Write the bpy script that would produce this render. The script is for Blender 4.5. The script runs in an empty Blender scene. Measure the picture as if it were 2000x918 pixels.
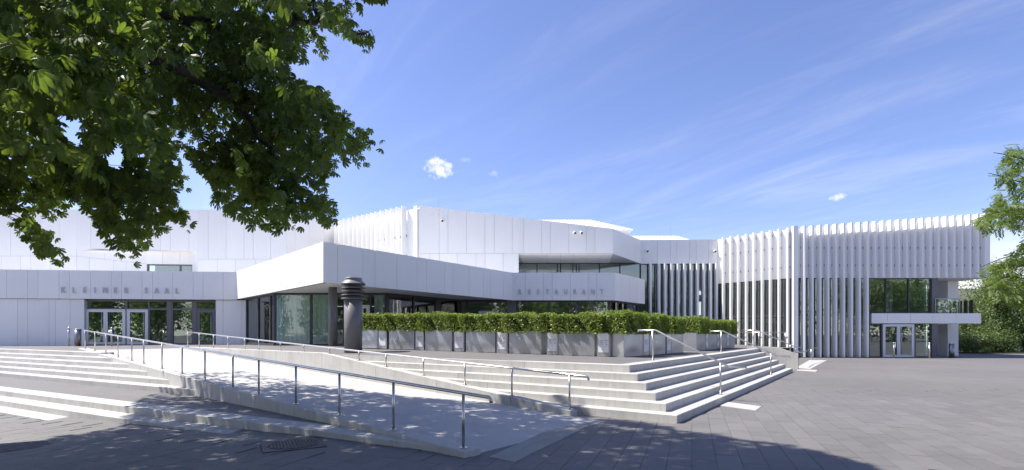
import bpy, bmesh, math, random
import numpy as np
from mathutils import Vector, Matrix
from mathutils.geometry import tessellate_polygon
random.seed(7); np.random.seed(7)
scn = bpy.context.scene
C = scn.collection
EYE, F = 1.65, 1020.0           # eye height above the plaza, focal length in photo pixels (2000 wide)

# ------------------------------------------------------------------ camera
cd = bpy.data.cameras.new('camera'); cam = bpy.data.objects.new('camera', cd); C.objects.link(cam)
cam.location = (0, 0, EYE); cam.rotation_euler = (math.radians(90), 0, 0)
cd.sensor_width = 36; cd.lens = 36*F/2000; cd.shift_y = (651-459)/2000
cd.clip_start = .05; cd.clip_end = 3000
scn.camera = cam
# ------------------------------------------------------------------ light
SUN_EL = math.radians(55); SUN_H = Vector((-.990, .140))
to_sun = Vector((SUN_H.x*math.cos(SUN_EL), SUN_H.y*math.cos(SUN_EL), math.sin(SUN_EL))).normalized()
sd = bpy.data.lights.new('sun', 'SUN'); sun = bpy.data.objects.new('sun', sd); C.objects.link(sun)
sd.energy = 2.45; sd.angle = math.radians(.53); sd.color = (1, .95, .87)
sun.rotation_euler = to_sun.to_track_quat('Z', 'Y').to_euler(); sun.location = (-30, 20, 40)
w = bpy.data.worlds.new('World'); scn.world = w; w.use_nodes = True
nt = w.node_tree; nt.nodes.clear(); N = nt.nodes.new; LK = nt.links.new
out = N('ShaderNodeOutputWorld'); bg = N('ShaderNodeBackground'); LK(bg.outputs[0], out.inputs[0])
sky = N('ShaderNodeTexSky'); sky.sky_type = 'NISHITA'; sky.sun_disc = False
sky.sun_elevation = SUN_EL; sky.sun_rotation = math.atan2(to_sun.x, to_sun.y)
sky.air_density = 1.0; sky.dust_density = .6; sky.ozone_density = 3.0; sky.altitude = 100
bg.inputs[1].default_value = .10
tint = N('ShaderNodeMix'); tint.data_type = 'RGBA'; tint.blend_type = 'MULTIPLY'
tint.inputs[0].default_value = 1; tint.inputs[7].default_value = (.53, .49, .60, 1)
LK(sky.outputs[0], tint.inputs[6])
# thin cirrus: a layer overhead, so the direction is projected on a level sheet
tc = N('ShaderNodeTexCoord'); sep = N('ShaderNodeSeparateXYZ'); LK(tc.outputs['Generated'], sep.inputs[0])
def math_n(op, a, b=None, clamp=False):
    n = N('ShaderNodeMath'); n.operation = op; n.use_clamp = clamp
    for i, v in enumerate((a, b)):
        if v is None: continue
        if isinstance(v, (int, float)): n.inputs[i].default_value = v
        else: LK(v, n.inputs[i])
    return n.outputs[0]
zc = math_n('ADD', math_n('MAXIMUM', sep.outputs[2], 0.0), .12)
cx = math_n('DIVIDE', sep.outputs[0], zc); cy = math_n('DIVIDE', sep.outputs[1], zc)
cmb = N('ShaderNodeCombineXYZ'); LK(cx, cmb.inputs[0]); LK(cy, cmb.inputs[1])
def cloud(rot, sx, sy, seed, lo, hi, detail=6, rough=.6, dist=.6):
    mr_ = N('ShaderNodeMapping'); LK(cmb.outputs[0], mr_.inputs[0]); mr_.inputs['Rotation'].default_value = (0, 0, math.radians(rot))
    m = N('ShaderNodeMapping'); LK(mr_.outputs[0], m.inputs[0]); m.inputs['Scale'].default_value = (sx, sy, 1)
    m.inputs['Location'].default_value = (seed, seed*.7, 0)
    n = N('ShaderNodeTexNoise'); n.inputs['Scale'].default_value = 1; n.inputs['Detail'].default_value = detail
    n.inputs['Roughness'].default_value = rough; n.inputs['Distortion'].default_value = dist
    LK(m.outputs[0], n.inputs['Vector'])
    r = N('ShaderNodeMapRange'); r.interpolation_type = 'SMOOTHSTEP'; LK(n.outputs[0], r.inputs[0])
    r.inputs[1].default_value = lo; r.inputs[2].default_value = hi
    return r.outputs[0]
c1 = cloud(50, .55, 1.5, 3.1, .45, .85, 9, .62, 1.3)
c2 = cloud(46, .8, 6.0, 8.4, .44, .85, 8, .6, .4)
hz = N('ShaderNodeMapRange'); hz.interpolation_type = 'SMOOTHSTEP'; LK(sep.outputs[2], hz.inputs[0])
hz.inputs[1].default_value = .0; hz.inputs[2].default_value = .19; hz.inputs[3].default_value = .92; hz.inputs[4].default_value = 0    # haze towards the horizon, all round
wisp = math_n('ADD', math_n('ADD', math_n('MULTIPLY', c1, .18), math_n('MULTIPLY', c2, .05)), hz.outputs[0], True)
# a few small fair-weather puffs
def puff(px, py, wdt, hgt, strength, seed):
    d = Vector(((px-1000)/F, 1, (651-py)/F)).normalized()
    rgt = Vector((d.y, -d.x, 0)).normalized(); up = rgt.cross(d)
    def dot(v):
        n = N('ShaderNodeVectorMath'); n.operation = 'DOT_PRODUCT'; n.inputs[1].default_value = v; LK(tc.outputs['Generated'], n.inputs[0]); return n.outputs['Value']
    nz = N('ShaderNodeTexNoise'); nz.inputs['Scale'].default_value = 85; nz.inputs['Detail'].default_value = 8; nz.inputs['Roughness'].default_value = .6; LK(tc.outputs['Generated'], nz.inputs['Vector'])
    wob = math_n('MULTIPLY', math_n('SUBTRACT', nz.outputs[0], .5), 5.0)
    a = math_n('DIVIDE', dot(rgt), wdt/F); b = math_n('DIVIDE', dot(up), hgt/F)
    r2 = math_n('ADD', math_n('ADD', math_n('MULTIPLY', a, a), math_n('MULTIPLY', b, b)), wob)
    v0 = math_n('MULTIPLY', math_n('SUBTRACT', 1.25, r2), .55, True); v = math_n('MULTIPLY', v0, strength)
    return math_n('MULTIPLY', v, math_n('GREATER_THAN', dot(d), 0))
for args in ((857, 328, 24, 17, .9, 1), (910, 313, 10, 5, .16, 2), (963, 339, 9, 7, .18, 3), (1634, 384, 12, 6, .55, 4)):
    wisp = math_n('MAXIMUM', wisp, puff(*args))
cm = N('ShaderNodeMix'); cm.data_type = 'RGBA'; LK(wisp, cm.inputs[0]); LK(tint.outputs[2], cm.inputs[6])
cm.inputs[7].default_value = (4.1, 3.95, 3.75, 1); LK(cm.outputs[2], bg.inputs[0])
vs = scn.view_settings; vs.view_transform = 'Standard'; vs.look = 'None'; vs.exposure = 1.86; vs.gamma = 1; vs.use_curve_mapping = False
scn.cycles.max_bounces = 8; scn.cycles.transparent_max_bounces = 16; scn.cycles.use_denoising = True

# ------------------------------------------------------------------ materials
def new_mat(name):
    m = bpy.data.materials.new(name); m.use_nodes = True
    return m, m.node_tree, m.node_tree.nodes['Principled BSDF']
def rand_mix(t, col, amount):
    oi = t.nodes.new('ShaderNodeObjectInfo'); hs = t.nodes.new('ShaderNodeHueSaturation')
    mr = t.nodes.new('ShaderNodeMapRange'); mr.inputs[3].default_value = 1-amount; mr.inputs[4].default_value = 1+amount
    t.links.new(oi.outputs['Random'], mr.inputs[0]); t.links.new(mr.outputs[0], hs.inputs['Value'])
    if isinstance(col, tuple): hs.inputs['Color'].default_value = (*col, 1)
    else: t.links.new(col, hs.inputs['Color'])
    return hs.outputs[0]
def noise(t, scale, detail=4, coord='Object', stretch=None, rough=.55):
    c = t.nodes.new('ShaderNodeTexCoord'); n = t.nodes.new('ShaderNodeTexNoise')
    if coord == 'World':
        g = t.nodes.new('ShaderNodeNewGeometry'); src = g.outputs['Position']
    else: src = c.outputs[coord]
    if stretch:
        mp = t.nodes.new('ShaderNodeMapping'); mp.inputs['Scale'].default_value = stretch; t.links.new(src, mp.inputs[0]); src = mp.outputs[0]
    t.links.new(src, n.inputs['Vector']); n.inputs['Scale'].default_value = scale; n.inputs['Detail'].default_value = detail; n.inputs['Roughness'].default_value = rough
    return n.outputs[0]
def ramp(t, fac, stops):
    r = t.nodes.new('ShaderNodeValToRGB'); e = r.color_ramp.elements
    e[0].position, e[0].color = stops[0][0], (*stops[0][1], 1); e[1].position, e[1].color = stops[-1][0], (*stops[-1][1], 1)
    for p, c in stops[1:-1]:
        k = e.new(p); k.color = (*c, 1)
    t.links.new(fac, r.inputs[0]); return r.outputs[0]
def mulc(t, a, b, fac=1.0):
    m = t.nodes.new('ShaderNodeMix'); m.data_type = 'RGBA'; m.blend_type = 'MULTIPLY'; m.inputs[0].default_value = fac
    t.links.new(a, m.inputs[6]); t.links.new(b, m.inputs[7]); return m.outputs[2]
def bump(t, b, h, strength, dist=.01):
    n = t.nodes.new('ShaderNodeBump'); n.inputs['Strength'].default_value = strength; n.inputs['Distance'].default_value = dist
    t.links.new(h, n.inputs['Height']); t.links.new(n.outputs[0], b.inputs['Normal'])
M = {}
def plain(key, col, rough=.5, metal=0, var=0, ns=0, namp=.1, coat=0):
    m, t, b = new_mat(key); b.inputs['Roughness'].default_value = rough; b.inputs['Metallic'].default_value = metal
    src = None
    if ns:
        f = noise(t, ns, 5, 'World')
        lo = tuple(c*(1-namp) for c in col); hi = tuple(min(1, c*(1+namp)) for c in col)
        src = ramp(t, f, [(.3, lo), (.7, hi)])
    if var: src = rand_mix(t, src if src is not None else col, var)
    if src is not None: t.links.new(src, b.inputs['Base Color'])
    else: b.inputs['Base Color'].default_value = (*col, 1)
    M[key] = m; return m
plain('white_panel', (.87, .86, .84), .42, 0, .022, .5, .02)
plain('fin_white', (.88, .87, .85), .4)
plain('joint', (.48, .485, .50), .8)
plain('soffit', (.78, .775, .76), .6, 0, .02)
plain('frame_dark', (.05, .05, .055), .45)
plain('frame_grey', (.15, .145, .15), .45)
plain('door_white', (.74, .74, .75), .35)
plain('letter_shade_grey', (.52, .52, .53), .4)  # letters are panel white; this grey puts their shading into the colour
plain('interior', (.52, .53, .52), .8)
plain('interior_light', (.6, .6, .58), .7)
plain('steel', (.56, .55, .53), .33, 1.0, 0, 6, .08)
plain('steel_dark', (.33, .32, .31), .4, 1.0)
plain('rubber', (.03, .03, .033), .6)
plain('anthracite', (.17, .165, .17), .42, 0, 0, 3, .06)
plain('roof_metal', (.78, .78, .79), .4, 0)
plain('poster', (.82, .82, .82), .35)
plain('print', (.42, .42, .43), .6)
plain('cast_iron', (.035, .033, .033), .55, .6, 0, 30, .3)
plain('brick_red', (.22, .04, .035), .7, 0, 0, 4, .1)
plain('house_wall', (.55, .52, .47), .8, 0, 0, 2, .05)
plain('roof_tile', (.10, .094, .090), .8, 0, .1, 6, .2)
plain('curtain', (.80, .86, .86), .9)
def panel_streaks():
    m = M['white_panel']; t = m.node_tree; b = t.nodes['Principled BSDF']; src = b.inputs['Base Color'].links[0].from_socket
    st = ramp(t, noise(t, 1.6, 6, 'World', (3.5, 3.5, .16), .7), [(.30, (.90, .90, .885)), (.55, (1, 1, 1))]); t.links.new(mulc(t, src, st, .22), b.inputs['Base Color'])
panel_streaks()
def zinc():
    m, t, b = new_mat('zinc'); b.inputs['Metallic'].default_value = .55; b.inputs['Roughness'].default_value = .38
    c = ramp(t, noise(t, 2.2, 6, 'World'), [(.3, (.36, .365, .375)), (.7, (.47, .475, .485))]); t.links.new(rand_mix(t, c, .06), b.inputs['Base Color'])
    bump(t, b, noise(t, 3, 3, 'World'), .12, .05); M['zinc'] = m
zinc()
def concrete(key, base, streak=True):
    m, t, b = new_mat(key); b.inputs['Roughness'].default_value = .78
    a = ramp(t, noise(t, 1.3, 8, 'World', None, .65), [(.25, tuple(c*.80 for c in base)), (.5, base), (.8, tuple(min(1, c*1.07) for c in base))])
    f = ramp(t, noise(t, 60, 4, 'World'), [(.3, (.90, .90, .89)), (.7, (1, 1, 1))])
    col = mulc(t, a, f)
    if streak:
        s = ramp(t, noise(t, 2.0, 6, 'World', (5, 5, .35), .7), [(.32, (.74, .73, .70)), (.55, (1, 1, 1))]); col = mulc(t, col, s, .55)
    t.links.new(rand_mix(t, col, .04), b.inputs['Base Color']); bump(t, b, noise(t, 90, 3, 'World'), .12, .01); M[key] = m
concrete('concrete', (.47, .46, .44)); concrete('ramp_concrete', (.43, .42, .405), False); concrete('tactile', (.37, .36, .35), False)
PAV = math.radians(71)     # direction of the long joints in the paving, from the x axis
PW, PH = .80, .30
def paving(key, base, textured, scale=1.0):
    m, t, b = new_mat(key); b.inputs['Roughness'].default_value = .72
    big = ramp(t, noise(t, .22, 6, 'World', None, .6), [(.25, tuple(c*.84 for c in base)), (.75, tuple(c*1.12 for c in base))])
    fine = ramp(t, noise(t, 45, 5, 'World', None, .7), [(.25, (.80, .80, .80)), (.75, (1.0, 1.0, 1.0))])
    stain = ramp(t, noise(t, 1.6, 7, 'World', (1, 2.2, 1), .7), [(.28, (.82, .81, .80)), (.5, (1, 1, 1))])
    col = mulc(t, mulc(t, big, fine), stain)
    if textured:
        g = t.nodes.new('ShaderNodeNewGeometry'); mp = t.nodes.new('ShaderNodeVectorRotate'); mp.rotation_type = 'Z_AXIS'; mp.inputs['Angle'].default_value = -PAV
        t.links.new(g.outputs['Position'], mp.inputs['Vector'])
        br = t.nodes.new('ShaderNodeTexBrick'); t.links.new(mp.outputs[0], br.inputs['Vector'])
        br.offset = .5; br.inputs['Scale'].default_value = 1; br.inputs['Brick Width'].default_value = PW; br.inputs['Row Height'].default_value = PH
        br.inputs['Mortar Size'].default_value = .005; br.inputs['Mortar Smooth'].default_value = .3
        br.inputs['Color1'].default_value = (.95, .95, .95, 1); br.inputs['Color2'].default_value = (1.02, 1.02, 1.02, 1); br.inputs['Mortar'].default_value = (.84, .84, .84, 1)
        col = mulc(t, col, br.outputs['Color']); bump(t, b, br.outputs['Fac'], -.06, .01)
    else:
        col = rand_mix(t, col, .09)
    t.links.new(col, b.inputs['Base Color']); M[key] = m
paving('paving', (.164, .155, .150), True); paving('paver', (.164, .155, .150), False)
def glass(key, tintc, base):
    m, t, b = new_mat(key); t.nodes.remove(b); o = t.nodes['Material Output']
    tr = t.nodes.new('ShaderNodeBsdfTransparent'); tr.inputs[0].default_value = (*tintc, 1)
    gl = t.nodes.new('ShaderNodeBsdfGlossy'); gl.inputs['Roughness'].default_value = .004; gl.inputs['Color'].default_value = (.93, .98, .96, 1)
    bp = t.nodes.new('ShaderNodeBump'); bp.inputs['Strength'].default_value = .02; bp.inputs['Distance'].default_value = .05
    t.links.new(noise(t, .9, 2, 'World'), bp.inputs['Height']); t.links.new(bp.outputs[0], gl.inputs['Normal'])
    fr = t.nodes.new('ShaderNodeFresnel'); fr.inputs[0].default_value = 1.52
    mr = t.nodes.new('ShaderNodeMapRange'); mr.inputs[3].default_value = base; mr.inputs[4].default_value = 1; t.links.new(fr.outputs[0], mr.inputs[0])
    mx = t.nodes.new('ShaderNodeMixShader'); t.links.new(mr.outputs[0], mx.inputs[0]); t.links.new(tr.outputs[0], mx.inputs[1]); t.links.new(gl.outputs[0], mx.inputs[2])
    t.links.new(mx.outputs[0], o.inputs[0]); M[key] = m
glass('glass', (.84, .91, .89), .105); glass('clear_glass', (.88, .945, .935), .03); glass('balustrade_glass', (.86, .92, .90), .03)
def leafmat(key, c0, c1, trans, tf=.4, rough=.5):
    m, t, b = new_mat(key); o = t.nodes['Material Output']
    geo = t.nodes.new('ShaderNodeNewGeometry'); f1 = geo.outputs['Random Per Island']; f2 = noise(t, 1.1, 3, 'World')
    ad = t.nodes.new('ShaderNodeMath'); ad.operation = 'MULTIPLY_ADD'; ad.inputs[1].default_value = .6
    ml = t.nodes.new('ShaderNodeMath'); ml.operation = 'MULTIPLY'; ml.inputs[1].default_value = .5; t.links.new(f2, ml.inputs[0])
    t.links.new(f1, ad.inputs[0]); t.links.new(ml.outputs[0], ad.inputs[2])
    col = ramp(t, ad.outputs[0], [(.1, c0), (.9, c1)]); t.links.new(col, b.inputs['Base Color']); b.inputs['Roughness'].default_value = rough
    tl = t.nodes.new('ShaderNodeBsdfTranslucent'); tl.inputs[0].default_value = (*trans, 1)
    mx = t.nodes.new('ShaderNodeMixShader'); mx.inputs[0].default_value = tf
    t.links.new(b.outputs[0], mx.inputs[1]); t.links.new(tl.outputs[0], mx.inputs[2]); t.links.new(mx.outputs[0], o.inputs[0]); M[key] = m
leafmat('chestnut_leaf', (.016, .036, .010), (.066, .108, .026), (.21, .31, .032), .42)
leafmat('hedge_leaf', (.060, .105, .020), (.26, .34, .055), (.30, .39, .045), .38)
leafmat('ash_leaf', (.035, .075, .012), (.12, .18, .03), (.22, .30, .03), .35)
leafmat('shrub_leaf', (.045, .085, .018), (.12, .17, .045), (.16, .22, .04), .3)
leafmat('park_leaf', (.07, .13, .03), (.20, .27, .06), (.28, .38, .07), .38)
plain('bark', (.045, .037, .030), .9, 0, 0, 9, .35)
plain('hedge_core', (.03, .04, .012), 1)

# ------------------------------------------------------------------ mesh helpers
WL = {}
def mk(name, verts, faces, mat, parent=None, smooth=False, origin=None):
    v = np.array(verts, dtype=float).reshape(-1, 3)
    c = np.array(origin if origin is not None else [(v[:, 0].min()+v[:, 0].max())/2, (v[:, 1].min()+v[:, 1].max())/2, v[:, 2].min()])
    me = bpy.data.meshes.new(name); me.from_pydata((v-c).tolist(), [], [list(f) for f in faces]); me.materials.append(M[mat])
    if smooth: me.polygons.foreach_set('use_smooth', [True]*len(me.polygons))
    me.update(); o = bpy.data.objects.new(name, me); C.objects.link(o); place(o, c, parent); return o
def place(o, c, parent=None):
    o.location = tuple(c); WL[o] = Vector(tuple(c))
    if parent is not None:
        o.parent = parent; o.matrix_parent_inverse = Matrix.Translation(-WL[parent])
def tag(o, label, cat, group=None, kind=None):
    o['label'] = label; o['category'] = cat
    if group: o['group'] = group
    if kind: o['kind'] = kind
    return o
def thing(name, loc, label, cat, group=None):
    o = bpy.data.objects.new(name, None); o.empty_display_size = .3; C.objects.link(o); place(o, loc); return tag(o, label, cat, group)
def structure(o, label=None):
    o['kind'] = 'structure'
    if label: o['label'] = label
    return o
def merge(*parts):
    V, Fc = [], []
    for v, f in parts:
        b = len(V); V += [tuple(p) for p in v]; Fc += [[i+b for i in q] for q in f]
    return V, Fc
QB = [(0, 3, 2, 1), (4, 5, 6, 7), (0, 1, 5, 4), (1, 2, 6, 5), (2, 3, 7, 6), (3, 0, 4, 7)]
def hexa(b4, t4): return list(b4)+list(t4), QB
def box(x0, x1, y0, y1, z0, z1): return hexa([(x0, y0, z0), (x1, y0, z0), (x1, y1, z0), (x0, y1, z0)], [(x0, y0, z1), (x1, y0, z1), (x1, y1, z1), (x0, y1, z1)])
def area2(p): return sum(p[i][0]*p[(i+1) % len(p)][1]-p[(i+1) % len(p)][0]*p[i][1] for i in range(len(p)))
def prism(poly, z0, z1):
    if area2(poly) < 0: poly = poly[::-1]
    n = len(poly)
    zf0 = z0 if callable(z0) else (lambda x, y: z0); zf1 = z1 if callable(z1) else (lambda x, y: z1)
    v = [(x, y, zf0(x, y)) for x, y in poly]+[(x, y, zf1(x, y)) for x, y in poly]
    tri = tessellate_polygon([[Vector((x, y, 0)) for x, y in poly]])
    f = []
    for a, b, c in tri:
        s = area2([poly[a], poly[b], poly[c]])
        if s < 0: a, c = c, a
        f.append((c, b, a)); f.append((a+n, b+n, c+n))
    for i in range(n): j = (i+1) % n; f.append((i, j, j+n, i+n))
    return v, f
def tube(pts, r, seg=8, cap=True):
    pts = [Vector(p) for p in pts]; rs = r if isinstance(r, (list, tuple)) else [r]*len(pts)
    v, f = [], []; prev = None
    for i, p in enumerate(pts):
        d = (pts[min(i+1, len(pts)-1)]-pts[max(i-1, 0)])
        d = d.normalized() if d.length > 1e-9 else Vector((0, 0, 1))
        if prev is None: a = d.orthogonal().normalized()
        else:
            a = prev-d*prev.dot(d); a = a.normalized() if a.length > 1e-6 else d.orthogonal().normalized()
        prev = a; b = d.cross(a)
        for k in range(seg):
            q = 2*math.pi*k/seg; v.append(tuple(p+(a*math.cos(q)+b*math.sin(q))*rs[i]))
    for i in range(len(pts)-1):
        for k in range(seg):
            k2 = (k+1) % seg; f.append((i*seg+k, i*seg+k2, (i+1)*seg+k2, (i+1)*seg+k))
    if cap: f.append(tuple(range(seg-1, -1, -1))); f.append(tuple((len(pts)-1)*seg+k for k in range(seg)))
    return v, f
def lathe(x, y, prof, seg=32):
    v, f = [], []
    for r, z in prof:
        for k in range(seg): q = 2*math.pi*k/seg; v.append((x+r*math.cos(q), y+r*math.sin(q), z))
    for i in range(len(prof)-1):
        for k in range(seg): k2 = (k+1) % seg; f.append((i*seg+k, i*seg+k2, (i+1)*seg+k2, (i+1)*seg+k))
    f.append(tuple(range(seg-1, -1, -1))); f.append(tuple((len(prof)-1)*seg+k for k in range(seg)))
    return v, f
def at(px, py, Y): return Vector(((px-1000)/F*Y, Y, EYE+(651-py)/F*Y))
def proj(p):
    return (1000+p[0]/p[1]*F, 651-(p[2]-EYE)/p[1]*F)
class Pl:
    """An upright plane over the plan line p0-p1: u along it, n out of it towards the square."""
    def __init__(s, p0, p1):
        s.p0 = Vector(p0); d = Vector(p1)-s.p0; s.L = d.length; s.d = d.normalized(); n = Vector((s.d.y, -s.d.x))
        s.n = n if n.dot(-s.p0) > 0 else -n; s.flip = n.dot(-s.p0) <= 0
    def u(s, px):
        r = (px-1000)/F; return (r*s.p0.y-s.p0.x)/(s.d.x-r*s.d.y)
    def P(s, u, n, z):
        q = s.p0+s.d*u+s.n*n; return (q.x, q.y, z)
    def box(s, u0, u1, n0, n1, z0, z1, z0b=None, z1b=None):
        z0b = z0 if z0b is None else z0b; z1b = z1 if z1b is None else z1b
        if s.flip: u0, u1, z0, z0b, z1, z1b = u1, u0, z0b, z0, z1b, z1
        return hexa([s.P(u0, n1, z0), s.P(u1, n1, z0b), s.P(u1, n0, z0b), s.P(u0, n0, z0)], [s.P(u0, n1, z1), s.P(u1, n1, z1b), s.P(u1, n0, z1b), s.P(u0, n0, z1)])

# ------------------------------------------------------------------ ground levels
P1 = Vector((2.62, 11.66)); FR = Vector((-.819, .574)); FL = Vector((.574, .819))   # terrace corner, its two edges
TZ = .93; RISE = .155; TREAD = .31
def sat(v): return max(0., min(1., v))
def pz(x, y):
    """terrace level: falls gently to its edges"""
    r = Vector((x, y))-P1; dfl = -(r.dot(Vector((FL.y, -FL.x)))); dfr = r.dot(FL); a = r.dot(FR)
    up = sat((a-1.7)/10) - .65*sat((a-16)/8); up *= sat(dfr/2.0)
    down = .28*sat((r.dot(FL)-15.7)/14)*sat(1-a/8)
    return TZ+.14*up-down
def gz(x, y):
    return .028*max(-13., min(0., x+3.0)) if y < 30 else .028*max(-13., min(0., x+3.0))

# ------------------------------------------------------------------ plaza
def sheet(poly_x, ys, zf):
    v, f = [], []
    for y in ys:
        for x in poly_x: v.append((x, y, zf(x, y)))
    n = len(poly_x)
    for j in range(len(ys)-1):
        for i in range(n-1): f.append((j*n+i, j*n+i+1, (j+1)*n+i+1, (j+1)*n+i))
    return v, f
plaza = structure(mk('plaza', *sheet([-600, -60, -16, -3, 0, 60, 700], [-400, -40, 0, 14, 46, 1200], gz), 'paving', origin=(0, 0, 0)), 'grey paved square in front of the white hall')
# ramp and stair lines
RL0 = Vector((-.52, 6.98)); RR0 = Vector((1.22, 10.24)); RD = Vector((-.7615, .648)); RN = Vector((.648, .7615))
def in_poly(p, poly):
    x, y = p; c = False; j = len(poly)-1
    for i in range(len(poly)):
        xi, yi = poly[i]; xj, yj = poly[j]
        if (yi > y) != (yj > y) and x < (xj-xi)*(y-yi)/(yj-yi)+xi: c = not c
        j = i
    return c
L1 = Vector((-2.66, 8.12)); E1 = Vector((.879, -.477)); N1 = Vector((-.477, -.879))
def left_of_ramp_steps(p):      # inside the low steps' footprint
    r = Vector(p)-L1
    return r.dot(N1) < .95 and r.dot(E1) < .9
C6 = P1+(Vector((-FL.x, -FL.y))+Vector((FL.y, -FL.x)))*TREAD*5
foot = [tuple(RL0-RN*.2-RD*.15), tuple(RR0+RN*.1-RD*.15), tuple(C6), tuple(C6+FL*16.5), (30, 60), (-60, 60), (-60, 16), tuple(L1-E1*20+N1*1.0), tuple(L1+E1*.6+N1*.0)]
strip = [tuple(at(945, 0, 1).xy*0+Vector(q)) for q in ((-.30, 6.86), (.02, 6.66), (1.63, 9.82), (1.25, 10.28))]
cands = []
ca, sa = math.cos(PAV), math.sin(PAV)
def pav_xy(a, b): return (a*ca-b*sa, a*sa+b*ca)
for row in range(-60, 60):
    for col in range(-10, 40):
        off = .5*PW if row % 2 == 0 else 0
        a0 = col*PW-off; b0 = row*PH
        cx0, cy0 = pav_xy(a0+PW/2, b0+PH/2)
        if cy0 < 5.9 or cy0 > 15: continue
        q = proj((cx0, cy0, gz(cx0, cy0)))
        if q[0] < -60 or q[0] > 2060 or q[1] > 960: continue
        if in_poly((cx0, cy0), foot) or in_poly((cx0, cy0), strip): continue
        if left_of_ramp_steps((cx0, cy0)) and cx0 < 0: continue
        cands.append((cy0, a0, b0))
cands.sort()
def paver_mesh(a0, b0):
    g = .003; pts = [pav_xy(a0+g, b0+g), pav_xy(a0+PW-g, b0+g), pav_xy(a0+PW-g, b0+PH-g), pav_xy(a0+g, b0+PH-g)]
    e = random.uniform(-.0012, .0012); tx, ty = random.uniform(-.0015, .0015), random.uniform(-.0015, .0015)
    cxm, cym = pav_xy(a0+PW/2, b0+PH/2)
    tz = lambda p: gz(*p)+.008+e+tx*(p[0]-cxm)+ty*(p[1]-cym)
    v = [(p[0], p[1], gz(*p)+.003) for p in pts]+[(p[0], p[1], tz(p)) for p in pts]
    return v, [(4, 5, 6, 7), (0, 1, 5, 4), (1, 2, 6, 5), (2, 3, 7, 6), (3, 0, 4, 7)]
for y, a0, b0 in cands[:300]: mk('paver', *paver_mesh(a0, b0), 'paver', plaza)
rest = mk('paver_field', *merge(*[paver_mesh(a0, b0) for _, a0, b0 in cands[300:]]), 'paver', plaza); rest['kind'] = 'stuff'

# ------------------------------------------------------------------ terrace
top_line = [tuple(RL0+RD*22.6+RN*.15), tuple(RR0+RD*21.8-RN*.1)]
LT = Vector((-17.2, 20.4))          # right end of the left stair's top edge
def rr(s, off=.13): return tuple(RR0+RD*s+RN*off)
tpoly = [tuple(P1), tuple(P1+FL*15.7), tuple(P1+FL*19.0), (19.6, 36.2), (15.0, 42), (-60, 42), tuple(LT-E1*32), tuple(LT), top_line[0], top_line[1], rr(21.8), rr(17.6), tuple(P1+FR*17.6)]
def flat_poly(poly, zf, step=2.0):
    v, f = prism(poly, 0, 0); n = len(poly)
    bm = bmesh.new(); vs_ = [bm.verts.new(p) for p in v[n:]]
    for q in f:
        if len(q) == 3 and min(q) >= n: bm.faces.new([vs_[i-n] for i in q])
    xs = [p[0] for p in poly]; ys = [p[1] for p in poly]
    k = min(xs)+step
    while k < max(xs): bmesh.ops.bisect_plane(bm, geom=bm.verts[:]+bm.edges[:]+bm.faces[:], plane_co=(k, 0, 0), plane_no=(1, 0, 0)); k += step
    k = min(ys)+step
    while k < max(ys): bmesh.ops.bisect_plane(bm, geom=bm.verts[:]+bm.edges[:]+bm.faces[:], plane_co=(0, k, 0), plane_no=(0, 1, 0)); k += step
    bm.verts.index_update(); V = [(q.co.x, q.co.y, zf(q.co.x, q.co.y)) for q in bm.verts]; Fc = [[q.index for q in x.verts] for x in bm.faces]; bm.free(); return V, Fc
terrace = structure(mk('terrace', *flat_poly(tpoly, pz), 'paving', origin=(0, 0, 0)), 'grey paved terrace at the top of the concrete stairs')
# middle landing between the two left flights
land = [tuple(L1+E1*1.2+N1*-.32), tuple(L1-E1*34+N1*-.32), tuple(L1-E1*34-N1*12), tuple(RL0+RD*22), tuple(RL0+RD*2)]
structure(mk('landing', *flat_poly(land, lambda x, y: .086, 4), 'paving', origin=(0, 0, 0)), 'grey paved landing between the left flights of steps')

# ------------------------------------------------------------------ stairs
def run_blocks(start, d, n_out, length, ztop, h, depth, joints, name, parent, mat='concrete', mitre0=0., mitre1=0.):
    """a row of concrete step blocks along d; the front face at start, outward n_out"""
    xs = [0]+[j for j in joints if .25 < j < length-.25]+[length]
    for a, b in zip(xs[:-1], xs[1:]):
        g0 = .004 if a > 0 else 0; g1 = .004 if b < length else 0
        def corner(t, back, z):
            m = (mitre0*back if t == a and a == 0 else 0)-(mitre1*back if t == b and b == length else 0)
            q = start+d*(t+(g0 if t == a else -g1)+m)-n_out*back; return (q.x, q.y, z)
        e = .008
        front = [corner(a, 0, ztop-h), corner(b, 0, ztop-h), corner(b, depth, ztop-h), corner(a, depth, ztop-h)]
        mid = [corner(a, 0, ztop-e), corner(b, 0, ztop-e), corner(b, depth, ztop-e), corner(a, depth, ztop-e)]
        top = [corner(a, e, ztop), corner(b, e, ztop), corner(b, depth, ztop), corner(a, depth, ztop)]
        v = front+mid+top
        f = [(0, 3, 2, 1), (8, 9, 10, 11)]
        for k in range(4):
            k2 = (k+1) % 4; f += [(k, k2, k2+4, k+4), (k+4, k2+4, k2+8, k+8)]
        if d.x*n_out.y-d.y*n_out.x > 0: f = [tuple(reversed(q)) for q in f]
        mk(name, v, f, mat, parent)
NF = -FL; NR = Vector((FL.y, -FL.x))
stair = thing('corner_stairs', (C6.x, C6.y, 0), 'pale concrete stairs wrapping the terrace corner in front of the planters', 'stairs')
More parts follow.
